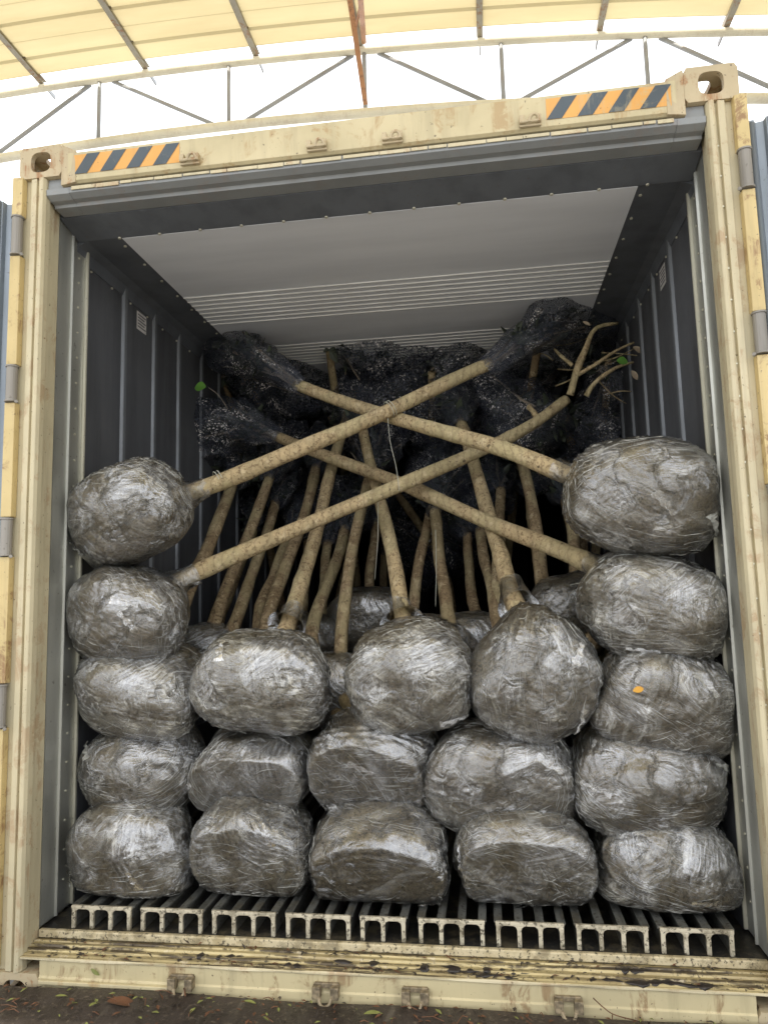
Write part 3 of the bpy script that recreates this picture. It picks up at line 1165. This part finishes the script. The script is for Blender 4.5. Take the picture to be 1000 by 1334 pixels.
def smooth_path(pts, n):
    pts = [Vector(p) for p in pts]
    if len(pts) == 2:
        return [pts[0].lerp(pts[1], i / (n - 1)) for i in range(n)]
    out = []
    segs = len(pts) - 1
    for i in range(n):
        t = i / (n - 1) * segs
        k = min(int(t), segs - 1)
        t -= k
        p0 = pts[max(k - 1, 0)]
        p1, p2 = pts[k], pts[k + 1]
        p3 = pts[min(k + 2, segs)]
        out.append(.5 * ((2 * p1) + (p2 - p0) * t + (2 * p0 - 5 * p1 + 4 * p2 - p3) * t * t + (3 * p1 - p0 - 3 * p2 + p3) * t ** 3))
    return out


def trunk_mesh(pts, r0, r1, seed, mat, parent, name='trunk', kink=.006):
    rs = np.random.RandomState(seed)
    P = smooth_path(pts, 2)[:1] and smooth_path(pts, 34)
    L = sum((P[i + 1] - P[i]).length for i in range(len(P) - 1))
    ph = rs.rand(4) * 6
    Q = []
    for i, p in enumerate(P):
        t = i / (len(P) - 1)
        Q.append(p + Vector((math.sin(t * 7 + ph[0]) + .4 * math.sin(t * 17 + ph[3]), math.sin(t * 6 + ph[1]), math.sin(t * 8 + ph[2]) + .4 * math.sin(t * 19 + ph[0]))) * kink)
    rad = [r0 + (r1 - r0) * i / (len(P) - 1) for i in range(len(P))]
    for i in range(7):
        rad[i] *= 1 + .16 * (1 - i / 7)
    for k in range(int(L * 3.5)):   # nodes
        j = rs.randint(1, len(P) - 1)
        rad[j] *= rs.uniform(1.03, 1.09)
    return MB().tube(Q, rad, 14, wob=.032, seed=seed).build(name, mat, parent, smooth=True, loc=tuple(Q[0]))


def uv_tube(name, path, rads, mat, parent, n=30, lump=.12, seed=0, squash=1.0):
    """closed lumpy bag along a path, UV in metres for the net"""
    rs = np.random.RandomState(seed)
    P = [Vector(p) for p in smooth_path(path, 30)]
    rr = np.interp(np.linspace(0, 1, 30), np.linspace(0, 1, len(rads)), rads)
    vs, uvs = [], []
    ref = Vector((.1, .2, 1)).normalized()
    ln = 0
    ph = rs.rand(10) * 6.28
    for i, p in enumerate(P):
        dd = (P[min(i + 1, 29)] - P[max(i - 1, 0)]).normalized()
        u = (ref - dd * ref.dot(dd)).normalized()
        ref = u
        v = dd.cross(u)
        if i:
            ln += (P[i] - P[i - 1]).length
        for k in range(n + 1):
            a = 2 * math.pi * k / n
            r = rr[i] * (1 + lump * (math.sin(2 * a + i * .35 + ph[0]) + .8 * math.sin(3 * a - i * .5 + ph[1]) + .7 * math.sin(5 * a + i * .8 + ph[2]) + .5 * math.sin(8 * a - i * 1.1 + ph[3]) + .45 * abs(math.sin(6.5 * a + i * .25 + ph[4])) + .25 * math.sin(15 * a + i * .9 + ph[5])))
            vs.append(tuple(p + (u * math.cos(a) * squash + v * math.sin(a)) * r))
            uvs.append((a * .16, ln))
    fs = [(i * (n + 1) + k, i * (n + 1) + k + 1, (i + 1) * (n + 1) + k + 1, (i + 1) * (n + 1) + k) for i in range(29) for k in range(n)]
    me = bpy.data.meshes.new(name)
    me.from_pydata(vs, [], fs)
    me.materials.append(mat)
    ul = me.uv_layers.new(name='UVMap')
    li = [vi for f in fs for vi in f]
    ul.data.foreach_set('uv', [c for vi in li for c in uvs[vi]])
    me.polygons.foreach_set('use_smooth', [True] * len(fs))
    me.transform(Matrix.Translation(-P[0]))
    o = bpy.data.objects.new(name, me)
    COL.objects.link(o)
    o.location = P[0]
    if parent is not None:
        o.parent = parent
        o.location = P[0] - world_loc(parent)
    return o


def leaf_pts(c, d, upv, L, Wd, fold=.25, n=5):
    side = d.cross(upv).normalized()
    upv = side.cross(d).normalized()
    L1, Cn, R1 = [], [], []
    for i in range(n + 1):
        t = i / n
        wdt = Wd * .5 * math.sin(math.pi * min(1, t * .93 + .04)) ** .75
        p = c + d * (L * t) - upv * (L * .18 * t * t)
        Cn.append(p)
        L1.append(p + side * wdt + upv * wdt * fold)
        R1.append(p - side * wdt + upv * wdt * fold)
    vs = L1 + Cn + R1
    m = n + 1
    fs = [(i, i + 1, m + i + 1, m + i) for i in range(n)] + [(m + i, m + i + 1, 2 * m + i + 1, 2 * m + i) for i in range(n)]
    return vs, fs


def crown(parent, path, rads, seed, nleaf=300, tw=18, lump=.12):
    """leaves and twigs bundled tight inside a black net"""
    rs = np.random.RandomState(seed)
    P = smooth_path(path, 20)
    rr = np.interp(np.linspace(0, 1, 20), np.linspace(0, 1, len(rads)), rads)
    mb = MB()
    for k in range(nleaf):
        i = rs.randint(0, 20)
        if rr[i] < .07:
            continue
        a = rs.normal(size=3)
        a /= np.linalg.norm(a)
        c = P[i] + Vector(a) * (rr[i] * rs.uniform(.1, .75))
        dd = Vector(rs.normal(size=3)).normalized()
        vs, fs = leaf_pts(c, dd, Vector(rs.normal(size=3)).normalized(), rs.uniform(.05, .10), rs.uniform(.03, .05), n=2)
        mb.add(vs, fs)
    cr = mb.build('crown', M_CROWN, parent, loc=tuple(P[0]))
    tb = MB()
    for k in range(tw):
        i = rs.randint(0, 12)
        j = min(19, i + rs.randint(5, 10))
        o1 = Vector(rs.normal(size=3)) * rr[i] * .25
        o2 = Vector(rs.normal(size=3)).normalized() * rr[j] * 1.0
        tb.tube([P[i] + o1, (P[i] + P[j]) / 2 + o2 * .4, P[j] + o2], [.008, .007, .004], 5, cap=False)
    tb.build('twigs', M_TWIG, cr)['kind'] = 'stuff'
    uv_tube('net_bag', path, rads, M_NET, cr, lump=lump, seed=seed)
    return cr


SEED = [100]


def wrapped_ball(parent, px, py, wpx, hpx, Y, dep=.20, roll=0, tilt=20, yaw=0, sub=6, **kw):
    c = at(px, py, Y)
    f = pxm(Y)
    hw, hh = wpx / f / 2 * .975, hpx / f / 2 * .965
    SEED[0] += 1
    sd_ = SEED[0]
    rotm = Matrix.Rotation(R(yaw), 4, 'Z') @ Matrix.Rotation(R(tilt), 4, 'X') @ Matrix.Rotation(R(roll), 4, 'Y')
    RM = np.array(rotm.to_3x3())
    out = []

    def place(V, sh=0.0):
        """turn the ball, let it sag on the rails and lean against the lining"""
        Wd = V @ RM.T + np.array(c)
        fl = .2612 + sh * .3
        r_ = .05
        low = Wd[:, 2] < fl + r_
        Wd[low, 2] = fl + r_ * np.exp((Wd[low, 2] - fl - r_) / r_)
        lim = 1.10
        for sg in (-1, 1):
            q_ = sg * Wd[:, 0]
            hi = q_ > lim
            Wd[hi, 0] = sg * (lim + .028 * (1 - np.exp(-(q_[hi] - lim) / .028)))
        return Wd - np.array(c)

    for nm, sh, mt, sb in (('root_ball', .005, M_SOIL, 5), ('plastic_wrap', 0, M_FILM_BARE if kw.get('flat') else M_FILM, sub)):
        if nm == 'root_ball' and sub < 6:
            sb = 4
        V0, F = ICO[sb]
        me = np_mesh(nm, place(ball_coords(V0, hw, dep, hh, sd_, shrink=sh, **kw), sh), F, mt)
        o = bpy.data.objects.new(nm, me)
        COL.objects.link(o)
        if nm == 'root_ball':
            o.parent = parent
            o.location = c - world_loc(parent)
        else:
            o.parent = out[0]
        out.append(o)
    if sub == 6:
        V, F = creases(kw, hw, dep, hh, sd_, place)
        me = np_mesh('film_creases', V, F, M_CREASE)
        o = bpy.data.objects.new('film_creases', me)
        COL.objects.link(o)
        o.parent = out[0]
        o['kind'] = 'stuff'
        # a loose end or two of film
        rs = np.random.RandomState(sd_ + 77)
        for q in range(2):
            a0 = rs.normal(size=3)
            a0[1] = -abs(a0[1]) - .3
            a0 /= np.linalg.norm(a0)
            tdir = np.cross(a0, rs.normal(size=3))
            tdir /= np.linalg.norm(tdir)
            sdv = np.cross(a0, tdir)
            K = 9
            P0 = []
            for i in range(K):
                p = a0 + tdir * i * .05
                wv = .055 * (1 + .4 * math.sin(i * 1.9 + q))
                for g_ in (-1, 0, 1):
                    v_ = p + sdv * wv * g_ * (1 - i / K * .5)
                    P0.append(v_ / np.linalg.norm(v_))
            V = place(ball_coords(np.array(P0), hw, dep, hh, sd_, **kw))
            nn = V / np.linalg.norm(V, axis=1)[:, None]
            lift = np.array([[.001 + .012 * (i / K) ** 2 + (.004 * math.sin(i * 2.3) + .003) * (g_ != 0)] for i in range(K) for g_ in (-1, 0, 1)])
            V = V + nn * lift
            F = [(i * 3 + g_, i * 3 + g_ + 1, i * 3 + g_ + 4, i * 3 + g_ + 3) for i in range(K - 1) for g_ in (0, 1)]
            me = np_mesh('film_flap', V, F, M_FILM)
            o = bpy.data.objects.new('film_flap', me)
            COL.objects.link(o)
            o.parent = out[0]
    return out[0], c


TG = 'trees with plastic wrapped root balls stacked in the container'


def tree(label, ball, trunk=None, r=(.036, .03), bark=None, crn=None, **kw):
    px, py, wp, hp, Y = ball[:5]
    c = at(px, py, Y)
    e = empty('bagged_tree', c, label, 'tree', TG)
    rb, c = wrapped_ball(e, px, py, wp, hp, Y, **kw)
    if trunk:
        pts = [at(*t) for t in trunk]
        st = pts[0]
        full = [c.lerp(st, .55)] + pts
        t_ = trunk_mesh(full, r[0], r[1], SEED[0], bark or M_BARK, e)
        end, prev = pts[-1], pts[-2] if len(pts) > 1 else c
        dr_ = (end - prev).normalized()
        # film gathered round the neck of the trunk
        d0 = (pts[1] - st).normalized()
        if kw.get('sub', 6) == 6 and r[0] > .0345:
            nk = [c.lerp(st, .80), st - d0 * .02, st + d0 * .012, st + d0 * .045, st + d0 * .06]
            MB().tube(nk, [.085, r[0] * 1.55, r[0] * 1.22, r[0] * 1.12, r[0] * 1.16], 22, wob=.10, seed=SEED[0], cap=False).build('wrap_neck', M_FILM, e, smooth=True, loc=tuple(nk[0]))
        if crn is None:
            k = SEED[0]
            rs = np.random.RandomState(k)
            dd = (dr_ + Vector((rs.uniform(-.2, .2), .55, .15))).normalized()
            crn = ([end - dr_ * .04, end + dd * .3, end + dd * .65 + Vector((0, .05, -.03)), end + dd * .95], [r[1] * 1.15, .10, .17, .13, .02])
        else:
            crn = ([end - dr_ * .05] + [at(*q) for q in crn[0]], crn[1])
        crown(e, crn[0], crn[1], SEED[0] + 500)
    return e


# ---- left stack, top to bottom
A = tree('tree with top left wrapped ball, trunk rising right across all the others', (175, 668, 166, 146, .34),
         [(250, 642, .44), (430, 566, .68), (640, 475, 1.0)], (.037, .030), M_BARK,
         ([(690, 440, 1.15), (745, 410, 1.45), (800, 440, 1.9)], [.034, .07, .13, .15, .02]), roll=-20, nexp=2.4, lump=.05, dep=.20)
B = tree('tree with second left wrapped ball, yellowish trunk rising right to a bare fork', (174, 802, 164, 140, .36),
         [(238, 755, .46), (430, 668, .74), (600, 598, 1.0), (690, 556, 1.15), (738, 520, 1.25)], (.036, .025), M_BARK,
         ([(700, 560, 1.6), (650, 520, 1.9), (740, 470, 2.3)], [.02, .12, .2, .2, .02]), roll=24, nexp=2.5, lump=.05, dep=.20)
tree('tree with sagging wrapped ball third from the top of the left stack', (188, 893, 170, 122, .37),
     [(255, 750, .95), (280, 690, 1.2), (303, 628, 1.6)], (.034, .03), M_BARK2, roll=8, nexp=2.8)
tree('tree with wrapped ball fourth from the top of the left stack, flat and pale', (191, 988, 166, 122, .40),
     [(272, 832, .9), (315, 720, 1.3), (350, 622, 1.7)], (.032, .028), M_BARK2, roll=4, nexp=2.6)
tree('tree with boxy wrapped ball at the foot of the left stack on floor rails', (181, 1098, 168, 142, .33),
     [(308, 808, 1.0), (336, 730, 1.4), (358, 655, 1.8)], (.030, .027), M_BARK2, roll=-2, nexp=2.8)
# ---- right stack
C_ = tree('tree with largest top right wrapped ball, trunk falling toward it from the left', (838, 643, 204, 156, .32),
          [(742, 618, .42), (640, 580, .60), (520, 548, .85), (385, 500, 1.1)], (.036, .028), M_BARK,
          ([(340, 470, 1.2), (300, 450, 1.5), (330, 440, 1.9)], [.032, .07, .13, .14, .02]), roll=8, nexp=2.4, lump=.04, dep=.22)
D_ = tree('tree with shiny second right wrapped ball, lowest trunk slanting up left', (851, 788, 196, 142, .34),
          [(783, 740, .44), (650, 686, .8), (500, 622, 1.15), (357, 567, 1.45)], (.037, .029), M_BARK,
          ([(315, 552, 1.5), (275, 565, 1.6), (310, 610, 1.75)], [.032, .09, .16, .17, .02]), roll=14, nexp=2.4, lump=.04, dep=.21)
tree('tree whose wrapped ball carries a small orange leaf, third in right stack', (864, 907, 176, 140, .36),
     [(716, 800, .9), (700, 700, 1.2), (673, 577, 1.7)], (.033, .028), M_BARK2, roll=16, nexp=2.7)
tree('tree with wrinkled wrapped ball fourth from the top of the right stack', (836, 1006, 190, 128, .37),
     [(752, 762, 1.0), (745, 700, 1.3), (738, 650, 1.6)], (.030, .027), M_BARK2, roll=8, nexp=2.8)
tree('tree with wide grey wrapped ball at the foot of the right stack', (864, 1122, 182, 138, .36),
     [(655, 790, 1.0), (652, 700, 1.4), (650, 637, 1.8)], (.030, .026), M_BARK2, roll=6, nexp=2.5)
# ---- second column
tree('tree with pale wrapped ball on top of second column, long trunk behind it', (342, 881, 174, 140, .33),
     [(378, 806, .60), (405, 715, .95), (432, 610, 1.45), (463, 506, 1.95)], (.036, .027), M_BARK, roll=6, nexp=2.5)
tree('tree with brown faced wrapped ball in the middle of the second column', (333, 1000, 162, 128, .38),
     [(352, 800, .9), (385, 700, 1.3), (412, 610, 1.8)], (.031, .028), M_BARK2, roll=8, nexp=2.5, flat=.4, tilt=26)
tree('tree with wrapped ball at the foot of the second column', (337, 1098, 160, 136, .34),
     [(335, 805, 1.0), (357, 750, 1.3), (377, 700, 1.7)], (.029, .026), M_BARK2, roll=10, nexp=2.6, flat=.25)
# ---- middle column
tree('tree with tan wrapped ball on top of the middle column, mottled bent trunk', (535, 875, 162, 150, .33),
     [(522, 800, .60), (512, 715, .9), (488, 625, 1.3), (470, 558, 1.6)], (.036, .026), M_BARK, roll=-6, nexp=2.6)
tree('tree with dark wrapped ball in the middle of the centre column', (491, 990, 162, 142, .36),
     [(445, 885, .7), (455, 740, 1.1), (480, 618, 1.5)], (.030, .027), M_BARK2, roll=10, nexp=2.5, flat=.35, tilt=26)
tree('tree with brown oval wrapped ball at the foot of the middle column', (500, 1112, 178, 146, .29),
     [(408, 832, .9), (430, 750, 1.25), (449, 690, 1.6)], (.031, .028), M_BARK2, roll=3, nexp=2.4, flat=.36, tilt=26)
# ---- fourth column
tree('tree with tall pear shaped wrapped ball, thick trunk rising behind its tip', (702, 872, 176, 190, .31),
     [(668, 772, .56), (640, 690, .9), (600, 550, 1.5)], (.038, .030), M_BARK, roll=0, nexp=2.2, point=.42, dep=.21)
tree('tree with squared wrapped ball below the pear shaped one', (653, 997, 172, 130, .38),
     [(584, 812, .9), (575, 735, 1.2), (566, 664, 1.5)], (.031, .028), M_BARK2, roll=2, nexp=2.8)
tree('tree with dark soil showing on its oval base, foot of the fourth column', (681, 1112, 182, 146, .30),
     [(644, 792, 1.0), (634, 740, 1.3), (625, 690, 1.6)], (.029, .026), M_BARK2, roll=0, nexp=2.3, flat=.38, tilt=28)

# ---- second row, deeper inside
back = [
    ('tree with shadowed ball in the gap right of the pale second column ball', (436, 905, 120, 110, .78), [(418, 792, 1.3), (428, 705, 1.7)]),
    ('tree with shadowed ball behind the middle column, trunk slanting right', (560, 850, 130, 110, .95), [(538, 797, 1.2), (550, 720, 1.4), (562, 655, 1.7)]),
    ('tree with shadowed ball left of the pear shaped one, short thin trunk', (612, 845, 120, 100, 1.05), [(621, 805, 1.3), (612, 750, 1.5), (607, 697, 1.7)]),
    ('tree with shadowed ball between the pear shaped ball and the right stack', (745, 800, 120, 110, .95), [(700, 740, 1.4), (690, 640, 1.9)]),
    ('tree with shadowed ball behind the left stack near the lining', (262, 860, 120, 110, .95), [(290, 800, 1.3), (330, 690, 1.9)]),
    ('tree with shadowed ball low behind the gap of the second column', (395, 840, 110, 100, 1.15), [(395, 780, 1.5), (402, 690, 2.0)]),
    ('tree with shadowed ball high behind the middle column', (480, 810, 110, 100, 1.3), [(482, 760, 1.6), (490, 680, 2.0)]),
]
for lab, b, t in back:
    tree(lab, b, t, (.029, .025), M_BARK2, None, sub=5, dep=.17)

# filler crowns belong to trees further in
deep = [
    ('tree crown in a loose black net bag filling the upper left corner', (300, 470, 2.0), [(290, 490, 1.8), (350, 480, 1.9), (430, 500, 2.4)], [.05, .22, .27, .26, .03]),
    ('tree crown in a loose black net bag hanging behind the crossing of the trunks', (560, 520, 2.0), [(430, 540, 2.0), (520, 520, 2.0), (620, 530, 2.2)], [.05, .20, .24, .22, .03]),
    ('tree crown in a loose black net bag low beside the right lining', (780, 560, 2.0), [(740, 540, 1.9), (790, 580, 2.1), (800, 660, 2.5)], [.05, .20, .26, .26, .03]),
    ('tree crown in a rounded black net bag below the ceiling, left of centre', (430, 455, 2.3), [(430, 448, 1.6), (500, 450, 1.85), (545, 520, 2.6)], [.04, .19, .29, .26, .03]),
    ('tree crown in a black net bag under the ceiling at the centre', (560, 480, 2.4), [(560, 485, 1.7), (610, 490, 2.0), (640, 540, 2.8)], [.04, .17, .26, .26, .03]),
    ('tree crown in a tall black net bag peaking below the ceiling on the right', (660, 470, 1.8), [(705, 425, 1.55), (765, 420, 1.8), (810, 500, 2.5)], [.04, .13, .22, .26, .03]),
    ('tree crown in a sagging black net bag beside the right lining', (800, 520, 1.8), [(790, 470, 1.7), (800, 540, 2.0), (760, 620, 2.4)], [.04, .16, .24, .24, .03]),
    ('tree crown in a black net bag behind the top left wrapped ball', (300, 500, 1.9), [(330, 490, 1.9), (340, 540, 2.2), (360, 620, 2.6)], [.04, .16, .24, .26, .03]),
    ('tree crown in a black net bag low behind the crossing trunks', (480, 560, 2.4), [(520, 560, 2.5), (600, 560, 2.6), (660, 600, 2.8)], [.06, .28, .34, .34, .05]),
    ('tree crown in a black net bag at the dark back of the stack', (420, 650, 2.6), [(480, 660, 2.7), (560, 680, 2.8), (660, 690, 2.9)], [.06, .30, .38, .36, .05]),
]
for lab, base, path, rads in deep:
    p = at(*base)
    e = empty('bagged_tree', p, lab, 'tree', TG)
    pts = [at(*q) for q in path]
    b = Vector((p.x * .9, 3.2, .5))
    trunk_mesh([b, p.lerp(b, .5), pts[0]], .035, .02, SEED[0] + 40, M_BARK2, e)
    SEED[0] += 1
    crown(e, pts, rads, SEED[0] + 500, 500, 14)

# bare fork of tree B, outside its net
bt = MB()
f0 = at(738, 520, 1.25)
def twig(pts, r0, r1):
    P = smooth_path([at(*p) for p in pts], 14)
    bt.tube(P, list(np.linspace(r0, r1, 14)), 8, wob=.12, seed=len(bt.v) % 97)
twig([(742, 515, 1.24), (752, 480, 1.22), (762, 455, 1.2), (775, 428, 1.2), (804, 421, 1.24)], .021, .006)
twig([(752, 488, 1.22), (775, 475, 1.2), (800, 458, 1.2), (825, 446, 1.24)], .011, .005)
twig([(763, 516, 1.24), (775, 498, 1.22), (800, 480, 1.22), (824, 472, 1.24)], .013, .006)
twig([(745, 476, 1.22), (733, 466, 1.23), (722, 455, 1.26)], .010, .007)
twig([(700, 545, 1.18), (693, 535, 1.2), (688, 530, 1.22)], .014, .013)
rs = np.random.RandomState(21)
for k in range(8):
    x0_, y0_ = rs.uniform(690, 800), rs.uniform(430, 540)
    aa = rs.uniform(-1.2, .9)
    ln_ = rs.uniform(25, 70)
    Y0 = rs.uniform(1.22, 1.45)
    twig([(x0_, y0_, Y0 + .1), (x0_ + ln_ * .5 * math.cos(aa), y0_ + ln_ * .5 * math.sin(aa) + rs.uniform(-5, 5), Y0), (x0_ + ln_ * math.cos(aa), y0_ + ln_ * math.sin(aa), Y0 + .02)], .004, .0015)
bt.build('branch', M_BARK, [c for c in B.children if c.name.startswith('trunk')][0], smooth=True)


def leaf(px, py, Y, dx, dz, L, Wd, mat, label, upv=(0, -1, .3), z=None, name='loose_leaf', cat='leaf', dy=0.0, group=None):
    c = at(px, py, Y)
    if z is not None:
        c.z = z
    vs, fs = leaf_pts(Vector((0, 0, 0)), Vector((dx, dy, dz)).normalized(), Vector(upv).normalized(), L, Wd)
    o = MB().add(vs, fs).build(name, mat, smooth=True)
    o.location = c
    return tag(o, label, cat, group)


leaf(268, 504, 1.05, -1, .1, .06, .055, M_LEAFG, 'round bright green leaf poking out beside the left lining')
leaf(803, 470, 1.15, 1, -.1, .05, .045, M_LEAFG, 'small green leaf beside the bare fork on the right')
leaf(824, 900, .146, 1, .25, .034, .020, M_LEAFO, 'small orange leaf stuck on the third ball of the right stack')

for (px, py, Y, dx, dz, L, W_, lab) in (
        (824, 452, 1.22, .8, -.5, .055, .030, 'dry curled leaf at the upper tip of the bare fork'),
        (822, 483, 1.2, .5, -.8, .05, .028, 'dry curled leaf hanging below the small green leaf'),
        (768, 424, 1.18, -.7, .6, .04, .018, 'small dry leaf at the top of the bare fork'),
        (310, 464, 1.25, -.6, .7, .045, .02, 'small dry leaf above the left net bag')):
    leaf(px, py, Y, dx, dz, L, W_, M_DRY, lab, name='dry_leaf')
# strings round the trunks
def cord(pts, r, mat, label, name='string', n=24, cat='string'):
    P = smooth_path([at(*p) for p in pts], n)
    o = MB().tube(P, r, 6).build(name, mat, smooth=True, loc=tuple(P[0]))
    return tag(o, label, cat)


def tie(tree_, px, py, Y, px2, py2, Y2, rad, label):
    a, b = at(px, py, Y), at(px2, py2, Y2)
    dd = (b - a).normalized()
    u = Vector((0, 0, 1)).cross(dd).normalized()
    v = dd.cross(u)
    pts = []
    for k in range(41):
        t = k / 20 * 2 * math.pi
        pts.append(a + dd * (.004 * k / 6) + (u * math.cos(t) + v * math.sin(t)) * rad)
    o = MB().tube(pts, .0015, 5).build('tie_string', M_CORD, smooth=True, loc=tuple(a))
    tag(o, label, 'string')


tie(A, 282, 627, .485, 300, 620, .51, .0395, 'pale string wound round the upper left trunk near its ball')
tie(A, 505, 534, .787, 515, 529, .80, .036, 'pale string wound round the crossing trunk near its middle')
cord([(505, 545, .75), (508, 575, .78), (516, 610, .8), (520, 640, .82)], .0012, M_CORD, 'thin string dangling from the knot on the crossing trunk')
cord([(492, 640, .9), (492, 700, .95), (488, 755, 1.0)], .0013, M_CORD, 'thin pale string hanging beside the mottled bent trunk')
cord([(567, 690, .95), (568, 740, .98), (567, 790, 1.0)], .0013, M_CORD, 'thin pale string hanging behind the middle column')
cord([(742, 762, .8), (752, 760, .75), (765, 757, .7)], .0015, M_CORD, 'short pale string end beside the lowest right trunk')
cord([(134, 552, .9), (134, 580, .88), (133, 605, .85)], .0022, M_GREENCORD, 'straight green cord hanging on the left lining', 'green_cord', cat='cord')
cord([(108, 592, .7), (120, 594, .75), (136, 600, .8), (150, 604, .85)], .003, M_GREENCORD, 'green cord lying over the top of the top left ball', 'green_cord', cat='cord')
cord([(152, 598, .8), (151, 570, .8), (152, 556, .8), (157, 553, .8), (159, 558, .8)], .003, M_GREENCORD, 'hooked green cord end above the top left ball', 'green_cord', cat='cord')
cord([(240, 1287, -.035), (243, 1305, -.04), (247, 1318, -.06), (258, 1334, -.10)], .0028, M_RUSTY, 'bent dark stem hanging from the leftmost sill lashing ring', 'fallen_twig', cat='stem')
cord([(772, 1300, -.03), (785, 1312, -.035), (800, 1322, -.04), (830, 1330, -.05)], .0016, M_RUSTY, 'thin dark root curling from the rightmost sill lashing ring', 'fallen_twig', cat='stem')
cord([(272, 505, 1.05), (285, 515, 1.07), (297, 533, 1.1)], .0012, M_TWIG, 'thin stem of the bright green leaf on the left', 'leaf_stem', cat='stem')

cord([(803, 470, 1.15), (790, 476, 1.17), (776, 484, 1.2)], .0012, M_TWIG, 'thin stem of the small green leaf on the right', 'leaf_stem', cat='stem')
# litter on the ramp and the sill
lit = [
    (140, 1312, -.10, .9, .10, .085, .045, M_LEAFB, 'broad reddish brown dead leaf on the ramp at lower left'),
    (72, 1307, -.09, .8, .35, .035, .012, M_LEAFY, 'narrow yellow green leaf on the ramp at far left'),
    (318, 1303, -.06, 1, .05, .035, .014, M_LEAFY, 'small yellow green leaf on the ramp left of the second ring'),
    (474, 1316, -.09, .8, .4, .055, .020, M_LEAFY, 'pale green leaf on the ramp below the middle rings'),
    (116, 1330, -.13, .3, .9, .035, .014, M_LEAFY, 'small green leaf at the bottom edge of the ramp'),
]
for px, py, Y, dx, dy, L, W_, mt, lab in lit:
    leaf(px, py, Y, dx, 0, L, W_, mt, lab, upv=(0, 0, 1), z=.104, name='fallen_leaf', dy=dy)
leaf(119, 1262, -.012, .8, -.6, .032, .012, M_LEAFY, 'small green leaf stuck on the sill face at left', name='fallen_leaf')
leaf(131, 1243, .02, .3, -.9, .04, .013, M_LEAFY, 'green leaf hanging over the sill lip at left', name='fallen_leaf')
rs = np.random.RandomState(9)
mb = MB()
for (xa, xb, yy, zz, th) in ((-.62, -.40, .045, .170, .007), (-.38, -.20, .020, .168, .004), (-.13, .04, .047, .170, .009), (.11, .50, .040, .170, .008), (.30, .42, .012, .169, .006), (.62, .98, .018, .169, .008), (.70, .80, .070, .177, .006), (-1.02, -.94, .05, .170, .005)):
    n_ = int((xb - xa) * 90)
    xs_ = np.linspace(xa, xb, n_)
    rr_ = [th * (.25 + 1.1 * abs(rs.normal())) * math.sin(math.pi * (i + .5) / n_) ** .4 for i in range(n_)]
    o_ = len(mb.v)
    mb.tube([(x, yy + .004 * math.sin(x * 40), zz - .001) for x in xs_], [min(r, .013) for r in rr_], 7, wob=.35, seed=int(abs(xa) * 100))
    mb.v[o_:] = [(x, yy + (y - yy) * 1.3, zz - .001 + (z - zz + .001) * .45) for x, y, z in mb.v[o_:]]
tag(mb.build('packed_soil', M_MUD, smooth=True), 'black wet soil packed along the grooves of the sill', 'soil', kind='stuff')
rs = np.random.RandomState(5)
mb = MB()
for k in range(700):
    x, y = rs.uniform(-1.3, 1.3), -.03 - abs(rs.normal()) * .12
    s_ = rs.uniform(.003, .012)
    vs, fs = leaf_pts(Vector((x, y, .101)), Vector((rs.normal(), rs.normal(), .05)).normalized(), Vector((0, 0, 1)), s_ * 2.2, s_, n=2)
    mb.add(vs, fs, int(rs.choice([0, 0, 0, 0, 1, 1, 0, 2])))
for k in range(40):
    x, y = rs.uniform(-1.3, 1.3), -.04 - abs(rs.normal()) * .09
    a = rs.uniform(0, 6.28)
    l = rs.uniform(.02, .07)
    mb.tube([(x, y, .103), (x + l * .5 * math.cos(a), y + l * .5 * math.sin(a), .108), (x + l * math.cos(a), y + l * math.sin(a) * .6, .103)], .0012, 5, 1)
tag(mb.build('leaf_litter', [M_DOCK, M_LEAFB, M_LEAFY]), 'fine leaf litter and twigs along the ramp edge', 'litter', kind='stuff')
mb = MB()
for k in range(420):
    x = rs.uniform(-1.1, 1.1)
    y = rs.choice([.016, .045, .068, .088]) + rs.normal() * .006
    z = .168 + (.01 if y > .07 else 0) + .002
    s_ = rs.uniform(.002, .008)
    vs, fs = leaf_pts(Vector((x, y, z)), Vector((rs.normal() * 3, rs.normal(), .3)).normalized(), Vector((0, 0, 1)), s_ * 3, s_ * 1.2, n=2)
    mb.add(vs, fs, int(rs.choice([0, 0, 0, 0, 1])))
tag(mb.build('sill_debris', [M_DOCK, M_LEAFB]), 'dark soil crumbs lying in the sill grooves', 'debris', kind='stuff')
